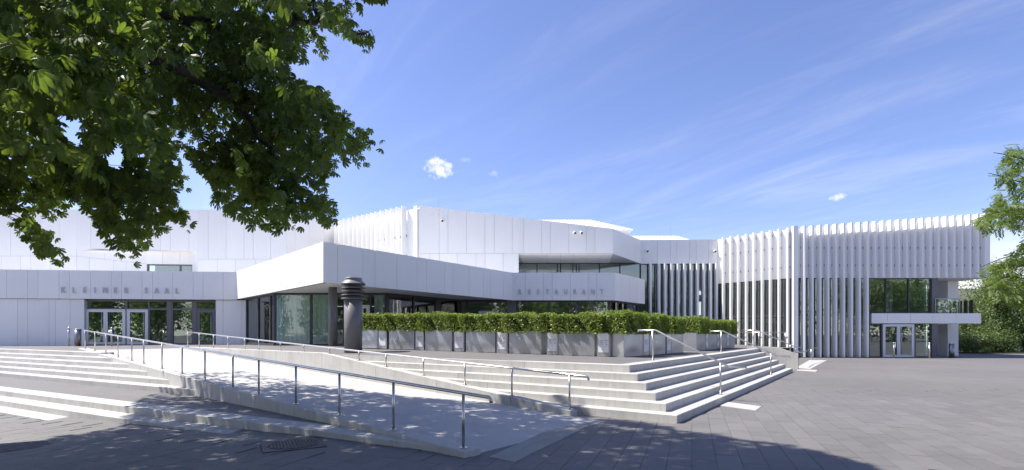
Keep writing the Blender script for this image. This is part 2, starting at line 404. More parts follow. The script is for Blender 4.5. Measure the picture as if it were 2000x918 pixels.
for k in range(6):
    cor = P1+(NF+NR)*TREAD*k; zt = TZ-RISE*k+(.003 if k == 0 else 0)
    den = FR.x*RD.y-FR.y*RD.x; r0 = RR0+RN*.13-cor
    t_end = (r0.x*RD.y-r0.y*RD.x)/den
    ln = min(max(t_end, 1.0), 17.5)
    step = bpy.data.objects.new('step', None); C.objects.link(step); place(step, (cor.x, cor.y, zt-RISE), stair)
    ph = [.9, 1.35, 3.2, 2.3, 2.75, 1.9][k]
    run_blocks(cor, FR, NF, ln, zt, RISE if k < 5 else RISE+.05, TREAD+.05, [ph+2.9*i-1.0 for i in range(1, 7)], 'block', step, mitre0=1.0)
    run_blocks(cor, FL, NR, 15.7, zt, RISE if k < 5 else RISE+.05, TREAD+.05, [2.4*i+.3*(k % 3) for i in range(1, 7)], 'block', step, mitre0=1.0)
# side wall closing the flank of the stairs
pw = Pl(P1+FL*15.86, P1+FL*15.86+NR*2.0)
wall = thing('stair_wall', tuple((P1+FL*15.86).to_3d()), 'sloping pale concrete wall closing the right end of the corner stairs', 'wall')
mk('wall_panel', *merge(pw.box(-.6, .75, -.13, .13, -.05, 1.0, None, .99), pw.box(.7501, 1.58, -.129, .129, -.05, .99, None, .70)), 'concrete', wall)
# left flight, six risers
fl = thing('terrace_steps', (LT.x-4, LT.y-1, 0), 'pale concrete steps rising to the doors left of the ramp', 'stairs')
lcur = RL0-RN*.15
for k in range(6):
    st = LT+N1*.4*k
    r0 = lcur-st; den = E1.x*RD.y-E1.y*RD.x; t_end = (r0.x*RD.y-r0.y*RD.x)/den + .1
    step = bpy.data.objects.new('step', None); C.objects.link(step); z = TZ-.14*k
    s0 = st+E1*t_end; place(step, (s0.x, s0.y, z-.14), fl)
    run_blocks(s0, -E1, N1, 30, z+(.003 if k == 0 else 0), .14+(.02 if k == 5 else 0), .45, [1.1+.5*(k % 2)+2.2*i for i in range(14)], 'block', step)
lo = thing('low_steps', (L1.x-4, L1.y+2, -.2), 'long low pale concrete steps at the lower left below the landing', 'stairs')
for k in range(3):
    st = L1+N1*.42*k
    r0 = lcur-st; den = E1.x*RD.y-E1.y*RD.x; t_end = min((r0.x*RD.y-r0.y*RD.x)/den+.1, [9, .0, -3.2][k])
    step = bpy.data.objects.new('step', None); C.objects.link(step); s0 = st+E1*t_end; z = .09-.14*k; place(step, (s0.x, s0.y, z-.14), lo)
    run_blocks(s0, -E1, N1, 30, z, .16, .46, [(.55 if k == 0 else 1.6)*i+.3 for i in range(1, 26)], 'block', step)

# ------------------------------------------------------------------ ramp
ramp_o = thing('ramp', (RL0.x, RL0.y, 0), 'broad pale concrete ramp rising from the square to the left doors', 'ramp')
def rz(t): return .012+.0415*t
sl = [0, .05, 3.6, 7.4, 11.4, 15.6, 22.6]
for a, b in zip(sl[1:-1], sl[2:]):
    q = [RL0+RN*.14+RD*(a+.004), RR0-RN*.12+RD*(a+.004-.8), RR0-RN*.12+RD*(b-.004-.8), RL0+RN*.14+RD*(b-.004)]
    mk('slab', *hexa([(p.x, p.y, -.3) for p in (q[0], q[1], q[2], q[3])], [(q[0].x, q[0].y, rz(a)), (q[1].x, q[1].y, rz(a)), (q[2].x, q[2].y, rz(b)), (q[3].x, q[3].y, rz(b))]), 'ramp_concrete', ramp_o)
def curb(base, half, zt, ts, zb, parent):
    for a, b in zip(ts[:-1], ts[1:]):
        q = []
        g = .005
        ca_, cb_ = a+g, b-g
        P_ = [base-RN*half+RD*ca_, base+RN*half+RD*ca_, base+RN*half+RD*cb_, base-RN*half+RD*cb_]
        e = .01
        v = [(p.x, p.y, zb) for p in P_]+[(p.x, p.y, (zt(a) if i < 2 else zt(b))-e) for i, p in enumerate(P_)]
        In = [base-RN*(half-e)+RD*ca_, base+RN*(half-e)+RD*ca_, base+RN*(half-e)+RD*cb_, base-RN*(half-e)+RD*cb_]
        v += [(p.x, p.y, zt(a) if i < 2 else zt(b)) for i, p in enumerate(In)]
        f = [(0, 3, 2, 1), (8, 9, 10, 11)]
        for k in range(4): k2 = (k+1) % 4; f += [(k, k2, k2+4, k+4), (k+4, k2+4, k2+8, k+8)]
        mk('curb_block', v, f, 'concrete', parent)
plc = Pl(lcur, lcur+RD*22)
lts = [0]+sorted(plc.u(x) for x in (722.7, 613, 497, 437.7, 377, 328, 289, 256, 226, 200))+[22.75]
zl = lambda t: .085+.0420*t
curb(RL0, .15, zl, lts, -.5, ramp_o)
def zr(s): return .145+.0985*s if s < 9.2 else 1.051-.001*(s-9.2)
curb(RR0, .12, zr, [0, 1.55, 3.9, 6.4, 9.2, 12.2, 15.2, 18.4, 21.8], -.2, ramp_o)
# light strip of grooved tiles at the foot of the ramp
ts_ = thing('tactile_strip', (.6, 8.4, .01), 'two rows of pale grooved paving tiles across the foot of the ramp', 'paving strip')
A0, A1, B0, B1 = Vector((-.30, 6.90)), Vector((1.27, 10.2)), Vector((.03, 6.66)), Vector((1.66, 9.84))
for r_ in range(2):
    for k in range(11):
        f0, f1 = k/11, (k+1)/11
        c4 = []
        for f_, w_ in ((f0, r_/2), (f0, (r_+1)/2), (f1, (r_+1)/2), (f1, r_/2)):
            p = A0.lerp(A1, f_).lerp(B0.lerp(B1, f_), w_); c4.append(p)
        cen = sum(c4, Vector((0, 0)))/4; c4 = [cen+(p-cen)*.985 for p in c4]
        z0 = .019 if r_ else .021
        parts = [hexa([(p.x, p.y, .0) for p in c4], [(p.x, p.y, z0) for p in c4])]
        for j in range(6):
            lo_, hi_ = (j+.2)/6, (j+.62)/6
            w0 = [c4[0].lerp(c4[3], lo_), c4[1].lerp(c4[2], lo_), c4[1].lerp(c4[2], hi_), c4[0].lerp(c4[3], hi_)]
            cc = sum(w0, Vector((0, 0)))/4; w0 = [cc+(p-cc)*.93 for p in w0]
            parts.append(hexa([(p.x, p.y, z0+.0005) for p in w0], [(p.x, p.y, z0+.0045) for p in w0]))
        mk('tile', *merge(*parts), 'tactile', ts_)
# pale slabs let into the paving at the feet of the rails
def slab_on_ground(name, quad, label, z=.018):
    return tag(mk(name, *prism([tuple(q) for q in quad], -.02, z), 'ramp_concrete'), label, 'paving slab')
g0 = lambda px, py: (at(px, py, EYE*F/(py-651))).xy
slab_on_ground('guide_slab', [g0(1404, 793), g0(1418, 786), g0(1487, 795), g0(1476, 803)], 'narrow white slab in the square below the middle stair rail')
slab_on_ground('guide_slab', [g0(1556, 724), g0(1560, 721.5), g0(1597, 723.5), g0(1594, 726.5)], 'thin white slab in the square beside the far stair wall')
slab_on_ground('ramp_apron', [g0(1554.5, 719), g0(1583, 721), g0(1615, 704), g0(1581, 703.5)], 'white concrete apron behind the far stair wall', .012)

# ------------------------------------------------------------------ handrails
def rail_thing(label, path, posts, r=.024, pr=.021, group='steel handrails'):
    """path: list of rail points; posts: (foot, rail point)"""
    t = thing('handrail', tuple(posts[0][0]), label, 'handrail', group)
    mk('rail', *tube(path, r, 10), 'steel', t, True)
    for ft, hd in posts:
        p = mk('post', *tube([ft, hd], pr, 10), 'steel', t, True)
        x, y, z = ft; mk('base_plate', *lathe(x, y, [(.06, z+.001), (.06, z+.010), (.025, z+.014)], 14), 'steel', p)
    return t
def lrail(s): return .83+.0418*s
plm = Pl(RL0, RL0+RD*22); prm = Pl(RR0, RR0+RD*22)
pp = [plm.u(x) for x in (905, 768.5, 663, 578, 505.5, 454.9, 400.3, 355.8, 316.5, 280.7, 257.4, 230.8, 206.8, 185.3, 166)]
def b3(base, t, z): q = base+RD*t; return (q.x, q.y, z)
rail_thing('long steel handrail on the near curb of the ramp', [b3(RL0, -.33, lrail(-.3)-.07), b3(RL0, -.325, lrail(-.3)-.03), b3(RL0, -.29, lrail(-.3))]+[b3(RL0, t, lrail(t)) for t in (0, 5, 10, 15, 20, pp[-1]+.15)],
           [(b3(RL0, t, zl(t)), b3(RL0, t, lrail(t))) for t in pp])
pp2 = [prm.u(x) for x in (1112.5, 999.8, 908, 827, 754, 701, 643.5, 593, 547.7, 505.5, 478, 445, 417, 389, 366.6)]
rail_thing('steel handrail along the far curb of the ramp below the planters', [b3(RR0, -.33, lrail(-.3)-.07), b3(RR0, -.325, lrail(-.3)-.03), b3(RR0, -.29, lrail(-.3))]+[b3(RR0, t, lrail(t)) for t in (0, 5, 10, 15, 20, pp2[-1]+.15)],
           [(b3(RR0, t, zr(t)), b3(RR0, t, lrail(t))) for t in pp2])
def stair_rail(b, label, z_end=-.03):
    def q(n, z): p = P1+FL*b+NR*n; return (p.x, p.y, z)
    h = .80
    path = [q(-.70, TZ+h-.05), q(-.70, TZ+h), q(-.3, TZ+h), q(-.22, TZ+h)]+[q(1.55, TZ+h-.155*5.6), q(1.62, TZ+h-.155*5.75), q(1.98, TZ+h-.155*5.75), q(2.0, TZ+h-.155*5.75-.05)]
    return rail_thing(label, path, [(q(-.3, pz(*q(-.3, 0)[:2])), q(-.3, TZ+h)), (q(1.40, TZ-RISE*4-RISE), q(1.40, TZ+h-.155*5.15))])
stair_rail(2.3, 'steel handrail crossing the corner stairs, the one nearest the stair corner')
stair_rail(9.6, 'steel handrail in the middle of the stairs\' right flank')
def q3(b, n, z): p = P1+FL*b+NR*n; return (p.x, p.y, z)
rail_thing('steel handrail on the far stair wall beside the white apron', [q3(15.86, -.9, TZ+.86), q3(15.86, -.15, TZ+.86), q3(15.86, 1.45, TZ+.1), q3(15.86, 1.75, TZ+.08)],
           [(q3(15.86, -.3, .985), q3(15.86, -.3, TZ+.86)), (q3(15.86, 1.25, .79), q3(15.86, 1.25, TZ+.2))])
ar = at(1562, 688, 25.6); 
rail_thing('short bent steel handrail over the white apron by the fins', [tuple(at(1554, 682, 25.2)), tuple(at(1562, 688, 26)), tuple(at(1573, 687, 28)), tuple(at(1587, 679.5, 30)), tuple(at(1606, 679.5, 31))],
           [(tuple(at(1584, 0, 29.8).xy)+(.013,), tuple(at(1584, 681, 29.8)))])
lr = Vector((-28.5, 28.4)); lz = pz(lr.x, lr.y)
rail_thing('steel handrail end at the far left edge before the white wall', [(-34, 30.2-1, lz+.80), (-28.2, 28.4, lz+.80), (-27.65, 28.15, lz+.80), (-27.62, 28.14, lz+.72)], [((-28.3, 28.43, pz(-28.3, 28.43)), (-28.3, 28.43, lz+.80)), ((-31.3, 28.8, pz(-31.3, 28.8)), (-31.3, 28.83, lz+.8))])

# ------------------------------------------------------------------ the hall
hall = thing('event_hall', (0, 38, 0), 'white panelled event hall with glazed ground floor, vertical fins and projecting canopy', 'building')
GAP, TH = .016, .03
def lerp(a, b, t): return a+(b-a)*t
def facade(name, pl, u0, u1, rows, back=.28, mat='white_panel', label=None, t0=0, t1=0):
    """rows: (z0a, z0b, z1a, z1b, joint pixels); backing slab with separate cladding panels"""
    z0a = min(r[0] for r in rows); z0b = min(r[1] for r in rows); z1a = max(r[2] for r in rows); z1b = max(r[3] for r in rows)
    o = mk(name, *pl.box(u0+t0, u1-t1, -back, -.004, z0a+.015, z1a-.02, z0b+.015, z1b-.02), 'joint', hall)
    if label: o['label'] = label
    for r in rows:
        us = sorted([u0]+[x for x in (pl.u(j) for j in r[4]) if u0+.1 < x < u1-.1]+[u1])
        for a, b in zip(us[:-1], us[1:]):
            g = GAP/2; aa, bb = a+(g if a > u0 else 0), b-(g if b < u1 else 0)
            ta, tb = (aa-u0)/(u1-u0), (bb-u0)/(u1-u0); e = random.uniform(-.0015, .0015)
            gz0 = g if r[0] > z0a+.01 else 0; gz1 = g if r[2] < z1a-.01 else 0
            mk('panel', *pl.box(aa, bb, 0, TH+e, lerp(r[0], r[1], ta)+gz0, lerp(r[2], r[3], ta)-gz1, lerp(r[0], r[1], tb)+gz0, lerp(r[2], r[3], tb)-gz1), mat, o)
    return o
def corner_trim(a, b, c, z0, z1):
    c = Vector(c); A, B = c+a.n*(TH+.001), c+b.n*(TH+.001); den = a.d.x*b.d.y-a.d.y*b.d.x; r = B-A
    t = (r.x*b.d.y-r.y*b.d.x)/den; X = A+a.d*t
    mk('corner_trim', *prism([tuple(c-a.n*.02-b.n*.02), tuple(A), tuple(X), tuple(B)], z0+.001, z1-.001), 'white_panel', hall)
def solid(name, poly, z0, z1, mat, parent=None): return mk(name, *prism(poly, z0, z1), mat, parent or hall)
def glazing(name, pl, u0, u1, z0, z1, mul=(), tra=(), mw=.06, mat='frame_dark', n=0., dep=.12, panes=True, pmat='glass'):
    us = [u0]+sorted(mul)+[u1]; zs = [z0]+sorted(tra)+[z1]; h = mw/2
    bars = [pl.box(u0, u1, n-dep, n, z0, z0+mw), pl.box(u0, u1, n-dep, n, z1-mw, z1)]
    for k, u in enumerate(us):
        a, b = (u, u+mw) if k == 0 else ((u-mw, u) if k == len(us)-1 else (u-h, u+h))
        bars.append(pl.box(a, b, n-dep+.002, n+.003, z0+.001, z1-.001))
    for z in zs[1:-1]: bars.append(pl.box(u0+.01, u1-.01, n-dep+.004, n-.002, z-h, z+h))
    o = mk(name, *merge(*bars), mat, hall)
    if panes:
        for a, b in zip(us[:-1], us[1:]):
            for c, d in zip(zs[:-1], zs[1:]):
                mk('pane', *pl.box(a+.02, b-.02, n-.07, n-.06, c+.02, d-.02), pmat, o)
    return o
def door(name, pl, u0, u1, z0, z1, leaves, mat='door_white', n=.0, fw=.11, handle=True):
    d = bpy.data.objects.new(name, None); C.objects.link(d); p = pl.P((u0+u1)/2, n, z0); place(d, p, hall)
    bars = [pl.box(u0, u1, n-.08, n+.02, z1-.05, z1), pl.box(u0, u0+.05, n-.08, n+.02, z0, z1-.051), pl.box(u1-.05, u1, n-.08, n+.02, z0, z1-.051)]
    mk('door_frame', *merge(*bars), mat, d)
    w_ = (u1-u0-.1)/leaves
    for k in range(leaves):
        a = u0+.05+k*w_+.004; b = a+w_-.008; zt_, zb = z1-.056, z0+.012
        st = [pl.box(a, a+fw, n-.05, n+.012, zb, zt_), pl.box(b-fw, b, n-.05, n+.012, zb, zt_), pl.box(a+fw+.0005, b-fw-.0005, n-.05, n+.012, zt_-fw, zt_), pl.box(a+fw+.0005, b-fw-.0005, n-.05, n+.012, zb, zb+fw*1.3)]
        mk('leaf_frame', *merge(*st), mat, d); mk('pane', *pl.box(a+fw-.02, b-fw+.02, n-.025, n-.017, zb+.08, zt_-.08), 'glass', d)
        if handle:
            hu = b-fw-.05 if k == 0 and leaves > 1 else (a+fw+.05 if leaves > 1 else b-fw-.05)
            mk('handle', *tube([pl.P(hu, n+.07, zb+.15), pl.P(hu, n+.07, zt_-.12)], .016, 8), 'steel', d, True)
    return d
def fin_row(name, pl, us, z0, zt, depth=.42, th=.05, n0=.06, clips=()):
    for u in us:
        za, zb = zt(u), zt(u)
        f = mk(name, *pl.box(u-th/2, u+th/2, n0, n0+depth, z0(u) if callable(z0) else z0, za), 'fin_white', hall)
        if clips: mk('bracket', *merge(*[pl.box(u-th/2-.012, u+th/2+.012, n0-.07, n0+.03, z-.07, z+.07) for z in clips]), 'frame_grey', f)
# --- left wing: the small hall's entrance
KZ0, KZ1 = 3.66, 5.32
kA, kB = at(-320, 0, 29.2), at(463, 0, 31.3)
ks = Pl(kA.xy, kB.xy)
ku = lambda px: ks.u(px)
ksb = facade('parapet_band', ks, 0, ks.L, [(KZ0, KZ0, KZ1, KZ1, (-240, -180, -120, -60, -20, 13.9, 55, 75, 116, 136, 178, 218, 238, 278, 298.5, 338, 377.6, 397, 436))], .4)
kpl = Pl(kA.xy-ks.n*.12, kB.xy-ks.n*.12)
facade('ground_floor_wall', kpl, 0, kpl.u(165), [(.70, .70, KZ0-.02, KZ0-.02, (-240, -150, -80, -30, 0, 35, 55, 96.6, 108.8, 137.7))], .25)
facade('ground_floor_wall', kpl, kpl.u(422), kpl.L+.6, [(.70, .70, KZ0-.02, KZ0-.02, (436, 473))], .25)
krec = Pl(kA.xy-ks.n*.30, kB.xy-ks.n*.30)
kr = krec.u; zb_ = pz(*krec.P(krec.u(250), 0, 0)[:2])+.01
glazing('entrance_glazing', krec, kr(164), kr(422.5), zb_, KZ0-.03, [kr(247), kr(290.5), kr(327), kr(336), kr(376.5), kr(384)], [zb_+2.12], .09, 'frame_grey', 0, .12)
door('entrance_door', krec, kr(167.5), kr(245.5), zb_+.01, zb_+2.1, 2, n=.03)
door('entrance_door', krec, kr(248.5), kr(289.5), zb_+.01, zb_+2.1, 1, n=.03)
door('side_door', krec, kr(385), kr(421), zb_+.01, zb_+2.1, 1, 'frame_grey', n=.03)
for a, b in ((327, 335.5), (377, 384)):
    mk('pier', *krec.box(kr(a), kr(b), -.1, .02, zb_, KZ0-.04), 'frame_grey', hall)
solid('low_roof', [kA.xy-ks.n*.41, kB.xy-ks.n*.41, (-13.5, 37), (-46, 37)], KZ0+.01, KZ1-.25, 'soffit')
solid('interior_floor', [kA.xy-ks.n*.42, kB.xy-ks.n*.42+Vector((-.3, 0)), (-16.2, 38), (-46, 38)], .5, .965, 'interior_light')
solid('interior_wall', [(-46, 36.2), (-16.2, 36.2), (-16.2, 36.4), (-46, 36.4)], .97, KZ0, 'interior')
for px in (180, 300):
    q = at(px, 0, 35).xy; solid('interior_column', [(q.x-.2, q.y-.2), (q.x+.2, q.y-.2), (q.x+.2, q.y+.2), (q.x-.2, q.y+.2)], .97, KZ0, 'interior_light')
# --- lettering
_glyph = {}
def glyph(ch, size, ext, xs=.72):
    k = (ch, size, ext, xs)
    if k not in _glyph:
        cu = bpy.data.curves.new('t', 'FONT'); cu.body = ch; cu.size = size; cu.extrude = ext; cu.offset = .012*size; cu.align_x = 'CENTER'; cu.resolution_u = 3
        ob = bpy.data.objects.new('t', cu); C.objects.link(ob); dg = bpy.context.evaluated_depsgraph_get(); me = bpy.data.meshes.new_from_object(ob.evaluated_get(dg))
        _glyph[k] = ([(v.co.x*xs, v.co.y, v.co.z) for v in me.vertices], [tuple(p.vertices) for p in me.polygons]); bpy.data.objects.remove(ob)
    return _glyph[k]
def letter(ch, pl, u, n, z, size, ext, parent, mat='letter_shade_grey', xs=.72):
    v, f = glyph(ch, size, ext, xs); s = -1 if pl.flip else 1
    return mk('letter', [pl.P(u+s*x, n+d, z+y) for x, y, d in v], f, mat, parent)
for ch, px in zip('KLEINERSAAL', (125.1, 146.1, 167.1, 187.1, 207, 227, 248, 286.8, 307.2, 326.7, 346.7)):
    letter(ch, ks, ks.u(px), TH+.06, 4.0, .48, .025, ksb)
# --- upper wall behind the left wing
uw = Pl((-48, 36.5), at(560, 0, 36.5).xy); UZ = 10.3
UJ = (-200, -150, -110, -60, -20, 21.6, 60, 79.5, 117, 150, 178, 205, 240, 260, 290, 314, 333, 369.6, 389.5, 407, 442, 477, 495, 529)
UJ2 = (-180, -120, -70, -30, 3, 41, 61, 98.7, 150, 175, 223, 247, 288, 387, 425, 460, 500, 530)
u150, u387 = uw.u(150), uw.u(387); RT = 7.42
facade('upper_wall', uw, 0, u150, [(7.05, 7.05, UZ, UZ, UJ), (4.9, 4.9, 7.05, 7.05, UJ2)])
facade('upper_wall', uw, u150, u387, [(RT+.15, RT, UZ, UZ, UJ)])
facade('upper_wall', uw, u387, uw.L, [(6.83, 6.83, UZ, UZ, UJ), (4.9, 4.9, 6.83, 6.83, UJ2)])
q0, q1, q2 = Vector((uw.P(u150, 0, 0)[0], 36.52)), at(376, 0, 37.25).xy, Vector((uw.P(u387, 0, 0)[0], 36.5))
rc = Pl(q0, q1); rv = Pl(q1, q2)
facade('recessed_wall', rc, 0, rc.u(287), [(7.05, 6.55, RT+.17, RT+.02, (205, 260)), (4.9, 4.9, 7.05, 6.55, (175, 223, 247))])
facade('recessed_wall', rc, rc.u(287), rc.L, [(6.55, 6.55, RT+.02, RT+.02, (318, 352))])
mk('reveal', *rv.box(0, rv.L, -.1, .02, 4.9, RT+.02), 'white_panel', hall)
solid('recess_soffit', [tuple(q0), tuple(q1+Vector((0, .1))), tuple(q2)], RT-.02, RT+.03, 'soffit')
glazing('strip_window', rc, rc.u(287), rc.L, 4.95, 6.55, [rc.u(351)], (), .08, 'frame_grey', -.05)
solid('interior_wall', [(-27, 39.5), (-20, 39.5), (-20, 39.7), (-27, 39.7)], 4.9, 7.4, 'interior')
uc = Pl(at(560, 0, 36.5).xy, (-14.2, 41.5))
facade('upper_wall', uc, 0, uc.L, [(4.9, 4.9, UZ, UZ, (561.5, 576, 603, 633))])
# --- left fin wall and the central upper block
fw = Pl((-14.2, 41.5), (-6.27, 35.5))
facade('fin_backing_wall', fw, 0, fw.L, [(4.9, 4.9, UZ-.12, UZ-.12, (690, 726, 763))], t1=.3)
fin_row('fin', fw, [fw.u(x) for x in (663, 672, 681, 690.5, 699.5, 708, 717, 726, 734.7, 743, 753, 763.6, 773, 784, 795)], 5.0, lambda u: UZ+.12, .42, .05, .08, (7.0, 8.4))
mk('corner_fin', *fw.box(fw.L-.42, fw.L-.10, .10, .16, 5.0, UZ+.02), 'fin_white', hall)
UY = 35.5
cp = Pl((-6.27, UY), (6.82, UY)); CB = 7.08; CZ1, CZ2 = 10.33, 8.76
uj = cp.u(1013)
zc_ = lambda u: lerp(CZ1, CZ2, u/cp.L)
J1 = (857.7, 875, 911.4, 947, 965.4, 1000.6)
facade('upper_block_wall', cp, 0, uj, [(CB, CB, zc_(0), zc_(uj), J1), (4.9, 4.9, CB, CB, (839.6, 858.4, 893, 929.5, 947.6, 983))], t0=.3)
corner_trim(fw, cp, Vector((-6.27, UY)), 4.9, CZ1-.02)
facade('upper_block_wall', cp, uj, cp.L, [(CB, CB, zc_(uj), zc_(cp.L), (1023, 1058, 1075.4, 1110.7, 1145, 1162))], t1=.15)
sp = Pl((6.82, UY), (9.85, 40.0))
facade('upper_block_wall', sp, 0, sp.L, [(CB, 6.98, CZ2, 8.80, (1211, 1223, 1227, 1241))], t0=.15)
corner_trim(cp, sp, Vector((6.82, UY)), CB, CZ2)
RW = Pl((9.85, 40.0), (15.76, 40.0)); 
facade('upper_block_wall', RW, 0, RW.L, [(6.98, 6.98, 8.80, 8.84, (1283.7, 1309, 1322, 1346.8, 1359.5, 1383))])
solid('upper_block', [(-6.3, UY+.29), (6.65, UY+.29), (9.75, 40.29), (15.9, 40.29), (15.9, 52), (-14, 52), (-14.0, 41.9)], CB+.02, 8.6, 'soffit')
solid('lower_block', [(-6.2, UY+.29), (.40, UY+.29), (.40, 40.6), (-6, 45), (-13.8, 42.2)], 4.9, CB, 'white_panel')
recj = mk('recess_soffit', *prism([(.42, UY+.02), (6.8, UY+.02), (9.75, 40.0), (.42, 40.0)], CB-.02, CB+.015), 'joint', hall)
xs_ = [.45+k*.95 for k in range(11)]
for a, b in zip(xs_[:-1], xs_[1:]):     # slanting soffit panels
    def lim(x, y): return (min(x, 6.78+(y-UY)*.65), y)
    q = [lim(a+.01, UY+.05), lim(b-.01, UY+.05), lim(b+.4-.01, 39.95), lim(a+.4+.01, 39.95)]
    if q[1][0]-q[0][0] > .1: mk('panel', *prism(q, CB-.05, CB-.021), 'soffit', recj)
rg = Pl((.40, 40.0), (9.86, 40.0))
glazing('terrace_glazing', rg, 0, rg.L, 4.6, CB-.03, [rg.u(x) for x in (1049, 1088.5, 1095, 1119, 1126, 1131, 1171, 1211)], (), .07, 'frame_dark')
sg = Pl((.40, UY+.3), (.40, 40.0))
solid('interior_wall', [(-6, 45), (16, 45), (16, 45.2), (-6, 45.2)], .5, CB, 'interior')
solid('interior_floor', [(.42, 40.15), (15.8, 40.15), (15.8, 44.9), (.42, 44.9)], 4.3, 4.6, 'interior_light')
# floodlights on the walls
for px, py, pl in ((865, 432, cp), (1122, 455.5, cp), (1135, 455.5, cp), (1263, 490.5, RW), (1394, 491, RW)):
    u = pl.u(px); y = pl.P(u, 0, 0)[1]; z = EYE+(651-py)/F*y
    o_ = mk('spotlight', *tube([pl.P(u, TH, z), pl.P(u, TH+.16, z-.02), pl.P(u, TH+.30, z-.05)], [.07, .11, .10], 14), 'door_white', hall, True)
    mk('lens', *tube([pl.P(u, TH+.301, z-.05), pl.P(u, TH+.315, z-.052)], [.075, .07], 12), 'rubber', o_)
# --- canopy with the restaurant
CN0, CN1 = 3.70, 5.34
cL, cC, cR = at(463, 0, 31.3).xy, at(632, 0, 21.08).xy, Vector((0, 31.8))
f1 = Pl(cL, cC); f2 = Pl(cC, cR); f3 = Pl(cR, (6.27, 31.8)); f4 = Pl((6.27, 31.8), (9.1, 35.9))
facade('canopy_fascia', f1, 0, f1.L, [(CN0, CN0, CN1, CN1, (485, 505, 526, 543, 560, 576, 590, 608.5))], t1=.5)
corner_trim(f1, f2, cC, CN0, CN1)
facade('canopy_fascia', f2, 0, f2.L, [(CN0, CN0-.04, CN1, CN1, (658.4, 707.9, 731.6, 774.4, 814, 832.6, 868, 884, 915.5, 943, 957, 982.4))], t0=.5)
bal = facade('balcony_parapet', f3, 0, f3.L, [(CN0-.04, CN0-.04, CN1, CN1, (1025.8, 1061, 1078.6, 1113.9, 1148.6, 1165.6))], t1=.15)
corner_trim(f3, f4, Vector((6.27, 31.8)), CN0-.04, CN1)
facade('balcony_parapet', f4, 0, f4.L, [(CN0-.04, CN0-.04, CN1, CN1, (1212, 1228, 1244))], t0=.15)
for ch, px in zip('RESTAURANT', (1015.6, 1033.9, 1051.4, 1069.7, 1086.7, 1105, 1122.5, 1140, 1157.8, 1175)):
    letter(ch, f3, f3.u(px), TH+.06, EYE+(651-575)/F*31.8, .44, .025, bal)
ins = [cL+Vector((.2, .1)), cC+Vector((.06, .40)), cR+Vector((-.1, .29)), Vector((6.1, 32.1)), Vector((8.8, 36.0)), Vector((8.9, 40.3)), Vector((-15.5, 40.3))]
solid('canopy_roof', [tuple(p) for p in ins], CN0+.03, 4.55, 'soffit')
for px, py in ((560, 560), (700, 562), (860, 570), (760, 568), (930, 580)):     # soffit downlights
    y = (CN0+.03-EYE)*F/(651-py); q = at(px, py, y); mk('downlight', *lathe(q.x, q.y, [(.11, CN0+.015), (.11, CN0+.028)], 16), 'door_white', hall)
gA, gB, gC, gD, gE, gF_, gG = at(480, 0, 31.0).xy, at(534, 0, 26.8).xy, at(755, 0, 26.8).xy, at(897, 0, 32.3).xy, Vector((6.05, 32.3)), Vector((8.75, 36.1)), Vector((9.3, 40))
G1 = Pl(gA, gB); G2 = Pl(gB, gC); G3 = Pl(gC, gD); G4 = Pl(gD, gE); G5 = Pl(gE, gF_)
gz0 = .98
glazing('restaurant_glazing', G1, 0, G1.L, gz0, CN0+.04, [G1.u(503), G1.u(527)], (), .14, 'frame_dark', pmat='clear_glass')
glazing('restaurant_glazing', G2, 0, G2.L, gz0, CN0+.04, [G2.u(607), G2.u(672), G2.u(723)], (), .11, 'frame_dark', pmat='clear_glass')
glazing('restaurant_glazing', G3, 0, G3.L, gz0, CN0+.04, [G3.u(759), G3.u(809), G3.u(852), G3.u(860)], (), .12, 'frame_dark')
glazing('restaurant_glazing', G4, 0, G4.L, gz0, CN0+.02, [G4.u(912), G4.u(995), G4.u(1009), G4.u(1072), G4.u(1130)], (), .13, 'frame_dark')
glazing('restaurant_glazing', G5, 0, G5.L, gz0, CN0+.02, [G5.u(1225)], (), .12, 'frame_dark', pmat='clear_glass')
mk('pier', *G4.box(G4.u(990), G4.u(1008), -.15, .02, gz0, CN0), 'frame_grey', hall)
mk('pier', *G3.box(G3.u(851), G3.u(859.5), -.15, .02, gz0, CN0), 'frame_dark', hall)
door('terrace_door', G2, G2.u(704), G2.u(722.5), gz0, gz0+2.12, 1, n=.05, handle=False)
door('terrace_door', G4, G4.u(935), G4.u(970), gz0, gz0+2.05, 1, n=.05, handle=False)
solid('interior_floor', [tuple(gA), tuple(gB+Vector((.1, .14))), tuple(gC+Vector((.1, .16))), tuple(gD+Vector((0, .2))), tuple(gE+Vector((0, .2))), tuple(gF_), (9.0, 40.0), (-15.5, 40.0)], .6, gz0, 'interior')
solid('interior_wall', [(-15.6, 40.05), (9, 40.05), (9, 40.25), (-15.6, 40.25)], gz0, CN0, 'interior')
solid('interior_wall', [(-15.9, 31.7), (-15.7, 31.7), (-15.7, 40), (-15.9, 40)], gz0, CN0, 'interior')
def curtain(pl, u0, u1, z0, z1, n=-.55, amp=.06, wl=.24):
    v, f = [], []; k = max(8, int((u1-u0)/.03))
    for i in range(k+1):
        u = u0+(u1-u0)*i/k; o = amp*math.sin(2*math.pi*u/wl+1.2*math.sin(u*1.7))*(.7+.3*math.sin(u*2.3))
        v += [pl.P(u, n+o, z0), pl.P(u+.02*math.sin(u*5), n+o*.6, z1)]
        if i: f.append((2*i-2, 2*i, 2*i+1, 2*i-1))
    c_ = mk('curtain', v, f, 'curtain', hall, True); return c_
curtain(G2, .2, G2.u(648), gz0+.02, CN0, -.45); curtain(G1, .3, G1.L-.3, gz0+.02, CN0, -.45); curtain(G5, .3, G5.L-.1, gz0+.02, CN0, -.4); curtain(G2, G2.u(726), G2.L-.3, gz0+.02, CN0, -.5)
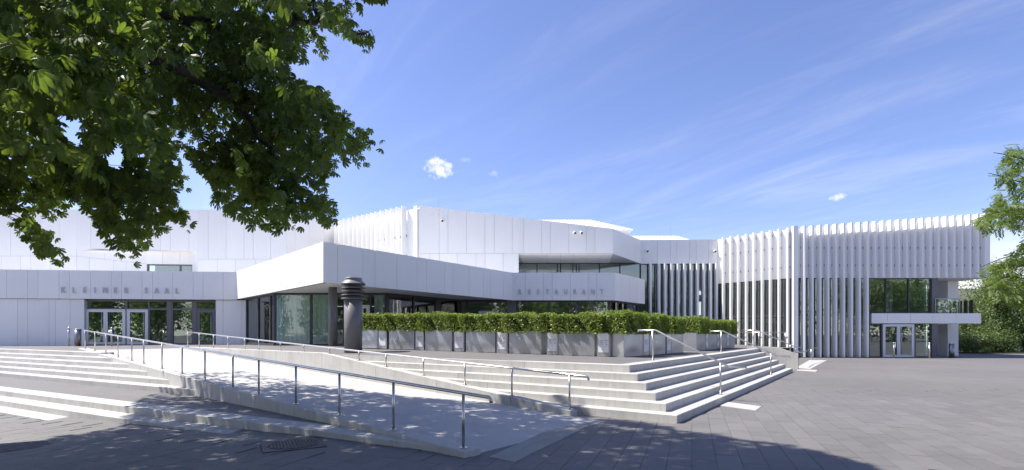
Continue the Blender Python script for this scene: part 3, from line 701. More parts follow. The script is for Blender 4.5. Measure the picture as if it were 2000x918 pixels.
# --- glazed stair hall with fins (frontal part)
zlo = .62
glazing('hall_glazing', RW, 0, RW.L, zlo, 6.97, [RW.L*k/11 for k in range(1, 11)], (3.0,), .05, 'frame_dark', -.02)
fin_row('fin', RW, [RW.u(x) for x in (1268.5, 1285, 1297, 1309.5, 1322, 1334.5, 1347, 1359.5, 1372, 1385, 1396.5)], zlo, lambda u: 6.97, .38, .14, .02)
solid('interior_floor', [(9.9, 40.3), (15.7, 40.3), (15.7, 44.9), (9.9, 44.9)], 2.75, 3.05, 'interior_light')
# --- oblique fin wall
OA, OB = Vector((15.76, 39.95)), Vector((19.3, 35.8)); ob = Pl(OA, OB)
OT = 8.84; OBZ = 5.44
facade('fin_backing_wall', ob, 0, ob.L, [(OBZ, OBZ, OT-.02, OT-.02, ())])
fus = [ob.u(x) for x in (1416, 1430.7, 1445.4, 1460.8, 1475.5, 1491.8, 1507.5, 1524.5, 1541.8)]
fin_row('fin', ob, fus, zlo, lambda u: OT+.05, .32, .10, .06, (6.2, 7.6, 8.5))
glazing('hall_glazing', ob, 0, ob.L-.55, zlo, OBZ, [(a+b)/2 for a, b in zip(fus[:-2], fus[1:-1])]+[.25], (2.75,), .05, 'frame_dark', -.02)
mk('pier', *ob.box(ob.L-.549, ob.L-.02, -.15, .0, 0, OBZ), 'frame_grey', hall)
rb = mk('guard_rail', *tube([ob.P(ob.u(1436), .55, zlo+1.10), ob.P(ob.L-.3, .55, zlo+1.10)], .025, 8), 'steel', hall, True)
for u in (ob.u(1440), ob.u(1489), ob.L-.32): mk('post', *tube([ob.P(u, .55, zlo-.1), ob.P(u, .55, zlo+1.1)], .022, 8), 'steel', rb, True)
# --- right frontal wing
RY = 35.8; rw = Pl((19.3, RY), (32.75, RY)); zt_r = lambda u: lerp(8.84, 9.78, u/rw.L)
facade('fin_backing_wall', rw, 0, rw.L, [(OBZ, OBZ, zt_r(0)-.03, zt_r(rw.L)-.03, ())])
pit = 15.2/F*RY
us_ = [rw.u(1565)+pit*k for k in range(24)]
fin_row('fin', rw, [u for k, u in enumerate(us_) if k <= 8], .04, lambda u: zt_r(u)+.05, .42, .11, .04, (6.3, 7.5))
fin_row('fin', rw, [u for k, u in enumerate(us_) if k > 8], OBZ-.02, lambda u: zt_r(u)+.05, .40, .07, .04, (6.3, 7.5))
cf = mk('corner_fin', *rw.box(-.16, .16, .02, .30, .02, zt_r(0)+.12), 'fin_white', hall)
wu = rw.u(1697)
glazing('hall_glazing', rw, .2, wu, .02, OBZ, [us_[k]+pit*.5 for k in range(1, 8)], (2.9,), .05, 'frame_dark', -.05)
glazing('upper_window', rw, wu+.02, rw.u(1820), 3.03, OBZ, [rw.u(1731), rw.u(1775.5)], (), .06, 'frame_dark', -.02)
slab = facade('floor_band', Pl((19.3, RY-.05), (32.75, RY-.05)), rw.u(1701), rw.u(1914), [(2.33, 2.33, 3.02, 3.02, (1733, 1778, 1821, 1866))], .6)
glazing('lower_window', rw, wu+.02, rw.u(1723), .01, 2.33, (), (), .06, 'frame_dark', -.02)
door('entrance_door', rw, rw.u(1724.5), rw.u(1785.5), .012, 2.28, 2, n=.0)
glazing('lower_window', rw, rw.u(1787), rw.u(1820), .01, 2.33, (), (), .06, 'frame_dark', -.02)
for z0, z1 in ((.0, 2.325), (3.025, OBZ)):
    mk('pier', *rw.box(rw.u(1820)+.01, rw.u(1832), -.4, .01, z0, z1), 'frame_grey', hall)
    pq = Pl((19.3, 38.0), (32.75, 38.0)); mk('white_pier', *pq.box(pq.u(1851), pq.u(1872), -.9, 0, z0, z1), 'white_panel', hall)
side = Pl((29.0, RY-.0), (29.0, RY+4)); back = Pl((28.6, RY+2.2), (30.6, RY+2.2))
glazing('recess_glazing', back, 0, 2.0, .02, 2.3, (), (), .1, 'frame_grey'); glazing('recess_glazing', back, 0, 2.0, 3.03, OBZ, (), (), .1, 'frame_dark')
solid('roof_overhang', [(16.1, 40.3), (19.5, RY+.3), (32.7, RY+.3), (33.2, 47), (16.1, 47)], OBZ+.02, 8.4, 'soffit')
solid('terrace_slab', [(19.6, RY+.5), (32.0, RY+.56), (32.0, 47), (16.5, 47), (16.5, 40.6)], 2.4, 3.0, 'interior_light')
solid('interior_wall', [(16, 44), (28.8, 44), (28.8, 44.2), (16, 44.2)], .02, OBZ, 'interior')
solid('interior_wall', [(28.55, RY+.4), (28.7, RY+.4), (28.7, 44), (28.55, 44)], .02, OBZ, 'interior')
for x in (21.5, 24.8, 27.6): mk('interior_column', *lathe(x, 38.2, [(.22, .02), (.22, OBZ)], 20), 'interior_light', hall, True)
# balustrade on the upper terrace
bp = Pl((29.3, RY+.1), (29.3, RY+.2)); br_ = bpy.data.objects.new('balustrade', None); C.objects.link(br_); place(br_, (30.5, RY+.1, 3.03), hall)
mk('top_rail', *tube([(28.95, RY-.1, 3.02), (28.95, RY-.1, 4.02), (30.6, RY-.1, 4.02), (30.6, RY-.1, 3.02)], .03, 8), 'steel', br_, True)
mk('glass_panel', *box(29.0, 30.56, RY-.105, RY-.095, 3.05, 3.98), 'balustrade_glass', br_)
for k in range(16):
    y = RY+.3+k*.45; mk('baluster', *box(31.84, 31.9, y, y+.28, 3.02, 3.95), 'frame_dark', br_)
# --- standing-seam roof lights
def seam_roof(Y, xa, xb, z0, z1, slope, n, depth=5):
    v = [(xa, Y, z0), (xb+slope, Y, z0), (xb, Y+1.2, z1), (xa, Y+1.2, z1), (xa, Y+depth, z1), (xb, Y+depth, z1), (xb+slope, Y+depth, z0), (xa, Y+depth, z0)]
    o = mk('seam_roof', v, [(0, 1, 2, 3), (3, 2, 5, 4), (1, 6, 5, 2), (0, 3, 4, 7), (7, 4, 5, 6), (0, 7, 6, 1)], 'roof_metal', hall)
    parts = []
    for k in range(n+1):
        x = lerp(xa, xb, k/n); parts.append(hexa([(x-.02, Y-.04, z0), (x+.02, Y-.04, z0), (x+.02, Y, z0), (x-.02, Y, z0)], [(x-.02, Y+1.16, z1+.05), (x+.02, Y+1.16, z1+.05), (x+.02, Y+1.2, z1), (x-.02, Y+1.2, z1)]))
    for k in range(1, 9):
        t = k/9; x = xb+slope*(1-t); z = lerp(z0, z1, t); parts.append(hexa([(x-.02, Y+1.2*t-.04, z), (x+.03, Y+1.2*t, z), (x+.03, Y+depth, z), (x-.02, Y+depth, z)], [(x-.02, Y+1.2*t-.04, z+.06), (x+.03, Y+1.2*t, z+.06), (x+.03, Y+depth, z+.06), (x-.02, Y+depth, z+.06)]))
    mk('seam', *merge(*parts), 'roof_metal', o)
seam_roof(45, at(1040, 0, 46).x, at(1153, 0, 46).x, 10.6, 11.68, 3.6, 16)
seam_roof(52, at(1225, 0, 53).x, at(1322, 0, 53).x, 10.9, 11.55, 1.2, 14)
for px, py0, py1, Y in ((1309, 440, 470, 44), (857, 380, 404, 37.5), (1203, 430, 450, 44)):
    a, b = at(px, py0, Y), at(px, py1+14, Y); mk('lightning_rod', *tube([tuple(b), tuple(a)], .012, 6), 'steel', hall)
# canopy column
cc = at(650, 0, 23.6); mk('column', *lathe(cc.x, cc.y, [(.19, 1.0), (.19, CN0+.04)], 28), 'anthracite', hall, True)

# ------------------------------------------------------------------ ventilation pillar
vx, vy = at(690, 0, 18.5).xy; vz = pz(vx, vy)
vent = thing('vent_pillar', (vx, vy, vz), 'tall dark grey ventilation pillar with ribbed hood beside the canopy', 'ventilation pillar')
mk('shaft', *lathe(vx, vy, [(.31, vz-.02), (.31, 2.95)], 40), 'anthracite', vent, True)
mk('inner_pipe', *lathe(vx, vy, [(.27, 2.951), (.27, 3.3)], 32), 'frame_dark', vent, True)
for k in range(5):
    z = 2.86+.125*k; mk('louvre_ring', *lathe(vx, vy, [(.415, z), (.43, z+.012), (.31, z+.075), (.29, z+.06)], 40), 'anthracite', vent)
mk('hood', *lathe(vx, vy, [(.43, 3.40), (.30, 3.52), (.30, 3.60), (.285, 3.615), (0.01, 3.62)], 40), 'anthracite', vent)

# ------------------------------------------------------------------ planters, hedges, boards
KC = Vector((3.33, 15.56)); KL = at(700, 0, 20.3).xy; rowF = Pl(KL, KC); rowR = Pl(KC, (6.35, 19.4))
r2A, r2B = at(1360, 0, 21.0).xy, at(1435, 0, 27.2).xy; row2 = Pl(r2A, r2B)
PHT = .74; HTOP = 1.31
def planter(pl, u0, u1, label, dep=.62):
    c = pl.P((u0+u1)/2, -dep/2, 0); z0 = pz(c[0], c[1])
    t = thing('planter', (c[0], c[1], z0), label, 'planter', 'zinc planters round the restaurant terrace')
    # folded sheet: front and back slightly bulged
    nu, nz = 10, 8; v, f = [], []
    for side, n_, s in ((0, 0., 1), (1, -dep, -1)):
        b = len(v)
        for j in range(nz+1):
            for i in range(nu+1):
                a, h = i/nu, j/nz; bl = .028*math.sin(math.pi*a)*math.sin(math.pi*min(1, h*1.0))*(1.2-h)+.012*math.sin(math.pi*a)*math.exp(-((h-.18)/.12)**2)*-1.6
                v.append(pl.P(lerp(u0, u1, a), n_+s*bl, z0+.01+(PHT-.01)*h))
        for j in range(nz):
            for i in range(nu):
                q = (b+j*(nu+1)+i, b+j*(nu+1)+i+1, b+(j+1)*(nu+1)+i+1, b+(j+1)*(nu+1)+i); f.append(q if (side == 0) != pl.flip else q[::-1])
    mk('sheet', v, f, 'zinc', t, True)
    mk('side', *pl.box(u0-.004, u0+.012, -dep+.002, -.002, z0+.01, z0+PHT-.002), 'zinc', t); mk('side', *pl.box(u1-.012, u1+.004, -dep+.002, -.002, z0+.01, z0+PHT-.002), 'zinc', t)
    rim = [pl.box(u0-.006, u1+.006, -.03, .008, z0+PHT-.001, z0+PHT+.012), pl.box(u0-.006, u1+.006, -dep-.008, -dep+.03, z0+PHT-.001, z0+PHT+.012)]
    mk('rim', *merge(*rim), 'zinc', t); mk('soil', *pl.box(u0+.014, u1-.014, -dep+.035, -.035, z0+.3, z0+PHT-.05), 'hedge_core', t)
    return z0
def leaf_quads(P_, Nn, size, jit=.9, asp=.45):
    """small folded leaves at points P_ facing roughly Nn"""
    n = len(P_); d = Nn+np.random.normal(0, jit, (n, 3)); d /= np.linalg.norm(d, axis=1)[:, None]+1e-9
    r = np.random.normal(0, 1, (n, 3)); a = np.cross(d, r); a /= np.linalg.norm(a, axis=1)[:, None]+1e-9; b = np.cross(d, a)
    s = size*np.random.uniform(.6, 1.3, (n, 1)); v = np.empty((n, 4, 3))
    v[:, 0] = P_-a*s*.5; v[:, 1] = P_+b*s*asp*.5; v[:, 2] = P_+a*s*.5; v[:, 3] = P_-b*s*asp*.5
    f = np.arange(n*4).reshape(n, 4); return v.reshape(-1, 3), f
def big_mesh(name, v, f, mat, parent=None, smooth=False, origin=(0, 0, 0)):
    me = bpy.data.meshes.new(name); v = np.asarray(v)-np.array(origin); k = f.shape[1]
    me.vertices.add(len(v)); me.vertices.foreach_set('co', v.astype(np.float32).ravel()); me.loops.add(f.size); me.loops.foreach_set('vertex_index', f.astype(np.int32).ravel())
    me.polygons.add(len(f)); me.polygons.foreach_set('loop_start', np.arange(0, f.size, k, dtype=np.int32)); me.polygons.foreach_set('loop_total', np.full(len(f), k, dtype=np.int32))
    me.update(calc_edges=True); me.validate(); me.materials.append(M[mat])
    if smooth: me.polygons.foreach_set('use_smooth', [True]*len(f))
    o = bpy.data.objects.new(name, me); C.objects.link(o); place(o, origin, parent); return o
def hedge(pl, u0, u1, z0, label, dep=.62):
    c = pl.P((u0+u1)/2, -dep/2, 0); zb, zt = z0+PHT-.04, z0+HTOP+random.uniform(-.05, .03)
    t = thing('hedge', (c[0], c[1], zb), label, 'hedge', 'clipped hedges in the planters')
    n_ = int(2600*(u1-u0)*1.25)+1200; pts, nrm = [], []
    rs = np.random.RandomState(int(abs(u0*100))+3)
    A, B, D = u1-u0, dep+.24, zt-zb
    k = rs.choice(5, n_, p=np.array([A*D, A*D*.5, B*D, B*D, A*B])/(A*D*1.5+2*B*D+A*B))
    x, y, z = rs.uniform(u0, u1, n_), rs.uniform(-dep-.12, .12, n_), rs.uniform(zb, zt, n_)
    inset = np.abs(rs.normal(0, .045, n_)); nu_, nn_, nz_ = np.zeros(n_), np.zeros(n_), np.full(n_, .25)
    lump = .06*np.sin(x*5.1+z*3+u0*2)+.055*np.sin(x*11.3+1.3+z*7)+.04*np.sin(z*13+x*17)
    m = k == 0; y[m] = .12-inset[m]+lump[m]; nn_[m] = 1
    m = k == 1; y[m] = -dep-.12+inset[m]; nn_[m] = -1
    m = k == 2; x[m] = u0+inset[m]+lump[m]*.6; nu_[m] = -1
    m = k == 3; x[m] = u1-inset[m]+lump[m]*.6; nu_[m] = 1
    m = k == 4; z[m] = zt-inset[m]+.035*np.sin(x[m]*4.7+u0)+.03*np.sin(x[m]*9)+.02*np.sin(x[m]*23)+np.abs(rs.normal(0, .022, m.sum())); nz_[m] = 1
    P_ = np.array([pl.P(a, b, c_) for a, b, c_ in zip(x, y, z)])
    Nn = np.stack([pl.d.x*nu_+pl.n.x*nn_, pl.d.y*nu_+pl.n.y*nn_, nz_], 1)
    v, f = leaf_quads(P_, Nn, .075, .75, .5)
    o = big_mesh('foliage', v, f, 'hedge_leaf', t, False, (c[0], c[1], zb)); o['kind'] = 'stuff'
    mk('dark_core', *pl.box(u0+.1, u1-.1, -dep-.0, .0, zb-.02, zt-.10), 'hedge_core', t)  # solid dark box added inside the leaves to stop see-through
def board(pl, u0, u1, label):
    c = pl.P((u0+u1)/2, -.1, 0); z0 = pz(c[0], c[1])
    t = thing('sign_board', (c[0], c[1], z0), label, 'sign', 'poster boards between the planters')
    mk('housing', *pl.box(u0, u1, -.22, 0, z0+.01, z0+PHT-.01), 'zinc', t)
    w_ = u1-u0; p = mk('poster', *pl.box(u0+.1*w_, u1-.12*w_, .001, .006, z0+.13, z0+PHT-.035), 'poster', t)
    wd = w_*.6; s = -1 if pl.flip else 1
    for i, ch in enumerate('FRITZ'):
        letter(ch, pl, (u0+u1)/2+s*(i-2)*wd/5.0, .008, z0+.36, .22, .0012, p, 'print', (.30 if w_ > .3 else .2))
    mk('rule', *pl.box(lerp(u0, u1, .25), lerp(u0, u1, .73), .0062, .008, z0+.315, z0+.322), 'print', p)
ordn = ['first', 'second', 'third', 'fourth', 'fifth', 'sixth', 'seventh']
front = [(697, 737.5), (760, 809), (830.4, 882.5), (910.4, 967), (994.4, 1057), (1091, 1161)]
for i, (a, b) in enumerate(front):
    u0, u1 = rowF.u(a), rowF.u(b); where = ('partly hidden by the vent pillar' if i == 0 else ordn[i]+' from the vent pillar in the front row')
    z0 = planter(rowF, u0, u1, 'zinc planter box '+where); hedge(rowF, u0-.22, u1+.26, z0, 'clipped green hedge in the planter '+where)
for i, (a, b) in enumerate([(739, 755), (811, 828), (887, 906.5), (970, 991.5), (1068, 1090), (1166, 1192)]):
    board(rowF, rowF.u(a), rowF.u(b), 'white FRITZ poster board in the front row, %s from the vent pillar' % ordn[i])
rr_ = [(1218.5, 1255.5), (1269, 1299.5), (1311.5, 1334.5)]
for i, (a, b) in enumerate(rr_):
    u0, u1 = rowR.u(a), rowR.u(b); wh = ('at the corner of the planter rows above the stair corner', 'second back from the row corner behind the near stair rail', 'third back from the row corner just before the gap')[i]
    z0 = planter(rowR, u0, u1, 'zinc planter box '+wh); hedge(rowR, u0-.1, u1+(.12 if i < 2 else -.12), z0, 'clipped hedge in the planter '+wh)
for i, (a, b) in enumerate([(1256.5, 1268), (1302, 1311)]):
    board(rowR, rowR.u(a), rowR.u(b), 'narrow white poster board seen aslant behind the near stair rail, %s' % ('nearer one' if i == 0 else 'farther one'))
r2 = [(1360.5, 1378), (1384.5, 1400.5), (1405, 1419), (1424.5, 1435)]
for i, (a, b) in enumerate(r2):
    u0, u1 = row2.u(a), row2.u(b); wh = ordn[i]+' in the far group beyond the gap'
    z0 = planter(row2, u0, u1, 'zinc planter box '+wh); hedge(row2, u0-(.12 if i else -.08), u1+.15, z0, 'clipped hedge in the planter '+wh)
for i, (a, b) in enumerate([(1378.5, 1384), (1401, 1404.6), (1419.5, 1424)]):
    board(row2, row2.u(a), row2.u(b), 'slim white poster board in the far planter group, %s from the gap' % ordn[i])

# ------------------------------------------------------------------ bollards, bins, manholes
def bollard(px, Y, zf, label, h=1.05):
    x, y = at(px, 0, Y).xy; z = zf(x, y)
    t = thing('bollard', (x, y, z), label, 'bollard', 'slim steel bollards at the doors')
    mk('post', *lathe(x, y, [(.045, z), (.045, z+h-.12)], 16), 'steel', t, True); mk('cap', *lathe(x, y, [(.052, z+h-.119), (.052, z+h-.05), (.03, z+h-.02), (.01, z+h)], 16), 'steel', t, True)
bollard(134, 29.2, pz, 'slim steel bollard left of the bin by the left doors'); bollard(218, 28.6, pz, 'slim steel bollard in front of the left double door')
bollard(1746, 34.6, lambda x, y: 0, 'slim steel bollard in front of the right double door'); bollard(1815.5, 34.3, lambda x, y: 0, 'slim steel bollard right of the right double door')
def bin_(px, Y, zf, label):
    x, y = at(px, 0, Y).xy; z = zf(x, y)
    t = thing('litter_bin', (x, y, z), label, 'bin', 'cylindrical steel bins')
    mk('bin_body', *lathe(x, y, [(.16, z), (.16, z+.92)], 24), 'steel_dark', t, True); mk('bin_rim', *lathe(x, y, [(.165, z+.921), (.165, z+.97), (.12, z+.98), (.11, z+.93)], 24), 'steel', t, True)
bin_(152, 29.4, pz, 'dark steel cylinder bin left of the left doors'); bin_(1858.5, 35.2, lambda x, y: 0, 'dark steel cylinder bin by the white pier at the right')
def manhole(px, py, label, rect):
    Y = EYE*F/(py-651); x, y = at(px, py, Y).xy; z = gz(x, y)+.0125
    t = thing('manhole_cover', (x, y, z), label, 'manhole cover', 'cast iron covers in the square')
    a = math.radians(28)
    R = lambda u, v: (x+u*math.cos(a)-v*math.sin(a), y+u*math.sin(a)+v*math.cos(a))
    s = .42
    mk('frame', *prism([R(-s, -s), R(s, -s), R(s, s), R(-s, s)], z-.01, z+.003), 'cast_iron', t)
    mk('lid', *lathe(x, y, [(.36, z+.0035), (.36, z+.008), (.352, z+.009)], 36), 'cast_iron', t)
    studs = []
    for i in range(-7, 8):
        for j in range(-7, 8):
            u, v = i*.045, j*.045
            if u*u+v*v < .33**2 and (i+j) % 2 == 0: studs.append(prism([R(u-.014, v-.014), R(u+.014, v-.014), R(u+.014, v+.014), R(u-.014, v+.014)], z+.0085, z+.013))
    o = mk('studs', *merge(*studs), 'cast_iron', t); o['kind'] = 'stuff'
manhole(572, 868, 'cast iron manhole cover in a square frame below the low steps', True); manhole(42, 857, 'cast iron manhole cover at the lower left in the tree shade', False)

# ------------------------------------------------------------------ trees
def leaflet(L, W, full, fold=.25, droop=.0):
    """one leaflet along +x, narrow at its foot, widest beyond the middle"""
    if full:
        prof = [(.0, .05), (.42, .30), (.78, .5), (.94, .30), (1.0, .0)]
        v = []; f = []
        for x, w_ in prof:
            z = -droop*x*x
            v += [(x*L, 0, z*L-fold*0), (x*L, w_*W, z*L+fold*w_*W), (x*L, -w_*W, z*L+fold*w_*W)]
        for i in range(len(prof)-1):
            a, b = 3*i, 3*i+3; f += [(a, b, b+1, a+1), (a, a+2, b+2, b)]
        return v, f
    return [(0, 0, 0), (.62*L, .5*W, -.62*.62*droop*L), (L, 0, -droop*L), (.62*L, -.5*W, -.62*.62*droop*L)], [(0, 3, 2, 1)]
def palmate(full):
    parts = []
    for a, s in ((-112, .6), (-72, .82), (-35, .96), (0, 1.0), (35, .96), (72, .82), (112, .6)):
        v, f = leaflet(.21*s, .092*s, full, .35, .85)
        ca_, sa_ = math.cos(math.radians(a)), math.sin(math.radians(a))
        parts.append(([(x*ca_-y*sa_, x*sa_+y*ca_, z-.10*abs(a)/105*x) for x, y, z in v], f))
    return merge(*parts)
def pinnate(full, n=6, L=.30):
    parts = []
    for k in range(n):
        for sgn in ((1, -1) if k < n-1 else (0,)):
            v, f = leaflet(.12, .042, full, .2, .2); x0 = L*(.25+.75*k/(n-1)); a = math.radians(52*sgn)
            parts.append(([(x0+x*math.cos(a)-y*math.sin(a), x*math.sin(a)+y*math.cos(a), z-.25*x0*x0/L) for x, y, z in v], f))
    parts.append(([(0, -.002, 0), (L, -.002, -.25*L), (L, .002, -.25*L), (0, .002, 0)], [(0, 1, 2, 3)]))
    return merge(*parts)
def stamp(tmpl, mats):
    v, f = tmpl; v = np.array(v); f = np.array(f); n = len(mats)
    R = mats[:, :3, :3]; T = mats[:, :3, 3]
    V = np.einsum('nij,vj->nvi', R, v)+T[:, None, :]
    Fc = (f[None]+(np.arange(n)*len(v))[:, None, None]); return V.reshape(-1, 3), Fc.reshape(-1, f.shape[1])
def leaf_mats(pos, outdir, scale, tilt=.5, up=.6):
    n = len(pos); x = outdir+np.random.normal(0, tilt, (n, 3)); x[:, 2] -= .5; x /= np.linalg.norm(x, axis=1)[:, None]
    z = np.array([0, 0, up])+np.random.normal(0, .35, (n, 3)); y = np.cross(z, x); y /= np.linalg.norm(y, axis=1)[:, None]+1e-9; z = np.cross(x, y)
    s = scale*np.random.uniform(.7, 1.25, (n, 1)); m = np.zeros((n, 4, 4)); m[:, :3, 0] = x*s; m[:, :3, 1] = y*s; m[:, :3, 2] = z*s; m[:, :3, 3] = pos; m[:, 3, 3] = 1
    return m
def inside(px, py, poly):
    x, y = px, py; c = np.zeros(len(x), bool); j = len(poly)-1
    for i in range(len(poly)):
        xi, yi = poly[i]; xj, yj = poly[j]
        if yi != yj:
            m = ((yi > y) != (yj > y)) & (x < (xj-xi)*(y-yi)/(yj-yi)+xi); c ^= m
        j = i
    return c
# chestnut: how far its crown reaches over the square, seen against the sky, and where its shade may fall
CROWN = [(800, -400), (775, -5), (762, 12), (735, 8), (712, -2), (690, 15), (702, 52), (735, 70), (750, 90), (718, 100), (690, 90), (668, 68), (650, 60), (632, 88), (640, 104), (618, 112), (602, 106), (590, 122), (572, 128), (580, 150),
         (600, 165), (625, 178), (642, 176), (650, 196), (688, 212), (690, 245), (716, 244), (748, 268), (735, 288), (716, 302), (716, 322), (690, 330), (676, 312), (655, 325), (640, 345), (648, 372), (655, 400), (640, 410), (662, 440), (640, 446), (618, 425),
         (602, 418), (588, 440), (566, 432), (546, 462), (528, 460), (515, 440), (482, 440), (455, 428), (440, 408), (420, 405), (408, 392), (414, 366), (400, 340), (372, 318), (372, 296), (344, 300), (352, 336), (372, 352), (340, 372), (350, 398),
         (385, 442), (360, 446), (338, 430), (312, 442), (292, 470), (282, 492), (256, 518), (232, 504), (204, 492), (212, 462), (188, 440), (176, 420), (150, 396), (132, 390), (116, 420), (96, 430), (62, 398), (48, 412), (78, 440), (104, 452), (112, 484), (134, 518),
         (112, 520), (92, 508), (72, 500), (68, 478), (40, 468), (24, 440), (-5, 400), (-400, 400), (-400, -400)]
HOLE = [[(112, 214), (140, 226), (165, 270), (150, 300), (128, 262)], [(215, 285), (240, 275), (235, 330), (205, 320)]]
SHX = [-400, 0, 60, 110, 200, 250, 330, 380, 600, 700, 800, 900, 1000, 1050, 1130, 1160, 1250, 1350, 1450, 1530, 1600, 1700, 1720, 2000]
SHY = [860, 850, 845, 835, 825, 800, 752, 742, 772, 782, 792, 796, 800, 800, 798, 818, 822, 842, 860, 868, 884, 912, 930, 1000]
cot = 1/math.tan(SUN_EL)
from mathutils import noise as mnoise
def voids(P_):
    return np.array([mnoise.noise(Vector(p)*1.15+Vector((3.7, 1.2, 8.8)))+.5*mnoise.noise(Vector(p)*2.6) for p in P_]) > .10
def ok_points(P_):
    Y = np.maximum(P_[:, 1], .01); px = 1000+P_[:, 0]/Y*F; py = 651-(P_[:, 2]-EYE)/Y*F
    vis = (P_[:, 1] > .3) & (px > -30) & (px < 2030) & (py > -30) & (py < 950)
    jx = np.sin(P_[:, 0]*9.1+P_[:, 2]*7.7)*11+np.sin(P_[:, 1]*13.3+P_[:, 2]*5.1)*8; ins_ = inside(px+jx, py+jx*.8, CROWN)
    for h in HOLE: ins_ &= ~inside(px, py, h)
    ok = ~vis | ins_
    h = P_[:, 2]-.1; gx = P_[:, 0]-SUN_H.x*cot*h; gy = P_[:, 1]-SUN_H.y*cot*h
    gY = np.maximum(gy, .05); gpx = 1000+gx/gY*F; gpy = 651+EYE/gY*F
    onscr = (gy > .5) & (gpx > -300) & (gpx < 2050)
    ok &= ~(onscr & (gpy < np.interp(gpx, SHX, SHY)))
    ok &= np.linalg.norm(P_-np.array([0, 0, EYE]), axis=1) > 3.0
    return ok, vis & ins_, px, py
TR = Vector((-9.8, 5.2)); tz = gz(TR.x, TR.y)
tree = thing('chestnut_tree', (TR.x, TR.y, tz), 'large horse chestnut whose leafy branches hang into the upper left', 'tree')
cc0 = np.array([-6.8, 8.0, 8.2]); rad = np.array([9.6, 11.5, 6.6])
limbs = [
    [(-9.8, 5.2, tz), (-9.75, 5.2, 2.0), (-9.6, 5.3, 4.0), (-9.3, 5.6, 6.5), (-8.8, 6.2, 9.5), (-8.4, 6.6, 12.5)],
    [(-9.65, 5.3, 3.4), (-8.2, 5.6, 4.3), tuple(at(250, 120, 6.3)), tuple(at(420, 175, 7.2)), tuple(at(500, 250, 7.8)), tuple(at(560, 345, 8.3)), tuple(at(620, 400, 8.8))],
    [(-9.5, 5.4, 4.6), (-7.5, 6.2, 6.0), tuple(at(360, 40, 7.6)), tuple(at(520, 60, 8.4)), tuple(at(650, 40, 9.2)), tuple(at(730, 85, 9.8))],
    [(-9.7, 5.3, 3.0), (-9.0, 6.6, 3.9), tuple(at(60, 300, 7.5)), tuple(at(200, 350, 8.3)), tuple(at(290, 390, 9.0)), tuple(at(360, 430, 9.4))],
    [(-9.7, 5.2, 2.8), (-9.2, 6.8, 3.4), tuple(at(-40, 400, 8)), tuple(at(40, 440, 8.4)), tuple(at(90, 480, 8.7)), tuple(at(118, 508, 8.9))],
    [(-9.4, 5.5, 5.5), (-8.0, 8.5, 7.0), tuple(at(380, 150, 12)), tuple(at(520, 220, 13)), tuple(at(640, 250, 13.5)), tuple(at(730, 270, 13.8))],
    [(-9.3, 5.6, 6.0), (-9.0, 10, 7.5), tuple(at(200, 200, 13.5)), tuple(at(330, 260, 15)), tuple(at(450, 330, 15.5))],
    [(-9.0, 6, 8.0), (-6.5, 6.5, 10), (-4.5, 7.2, 11.0), (-3.4, 7.6, 11.2)],
    [(-8.9, 6, 9.0), (-7, 9, 11), (-5, 12, 12), (-4, 14, 11.5)], [(-9.2, 5.6, 7), (-7, 4, 8.6), (-4, 3.4, 9.4), (-1.5, 3.5, 9.0)],
    [(-9.3, 5.6, 6.4), (-11.5, 7, 8.2), (-13.5, 9, 9.5)], [(-9.0, 6, 8.4), (-10, 3, 10), (-9, 0, 10.5)], [(-9.4, 5.4, 5.2), (-8, 2.5, 6.6), (-6, .5, 7.4), (-3.5, 0, 7.6)]]
lp = []
def smooth_line(pts, k=6):
    pts = [Vector(p) for p in pts]; o = []
    for i in range(len(pts)-1):
        p0, p1, p2, p3 = pts[max(i-1, 0)], pts[i], pts[i+1], pts[min(i+2, len(pts)-1)]
        for j in range(k):
            t = j/k; o.append(.5*((2*p1)+(p2-p0)*t+(2*p0-5*p1+4*p2-p3)*t*t+(3*p1-p0-3*p2+p3)*t**3))
    o.append(pts[-1]); return o
for i, l in enumerate(limbs):
    s = smooth_line(l); n = len(s)
    s = [p+Vector((random.uniform(-1, 1), random.uniform(-1, 1), random.uniform(-1, 1)))*.05*(0 if k in (0, n-1) else 1) for k, p in enumerate(s)]
    if i:
        good = ok_points(np.array([tuple(p) for p in s]))[0]; n = next((k for k in range(5, n) if not good[k]), n); s = s[:n]
    r0, r1 = (.34, .07) if i == 0 else (.11, .018)
    mk('trunk' if i == 0 else 'limb', *tube(s, [lerp(r0, r1, (k/(n-1))**.8) for k in range(n)], 10), 'bark', tree, True)
    if i: lp += s[4:]
lpa = np.array([tuple(p) for p in lp])
# clumps: foliage sits in sprays spread through the crown, thickest near its outside
cl = []
while len(cl) < 7600:
    u = np.random.normal(0, 1, (6000, 3)); u /= np.linalg.norm(u, axis=1)[:, None]
    r = np.random.uniform(.25, 1, (6000, 1))**(1/2.2); P_ = cc0+u*r*rad
    P_ = P_[P_[:, 2] > 2.3]; ok, v_, _, _ = ok_points(P_); keep_ = ok & (~v_ | voids(P_)); cl += P_[keep_].tolist()
cl = np.array(cl[:7600])
# extra sprays on the part that hangs into view
ex = []
while len(ex) < 2300:
    px = np.random.uniform(-60, 790, 5000); py = np.random.uniform(-40, 525, 5000)
    Y = np.random.uniform(6.8, 13.5, 5000); near = np.random.rand(5000) < np.where((px < 330) & (py < 330), .10, .0); Y = np.where(near, np.random.uniform(4.2, 6.5, 5000), Y)
    P_ = np.stack([(px-1000)/F*Y, Y, EYE+(651-py)/F*Y], 1); ok, v_, _, _ = ok_points(P_); Q_ = P_[ok & v_]; ex += Q_[voids(Q_)].tolist()
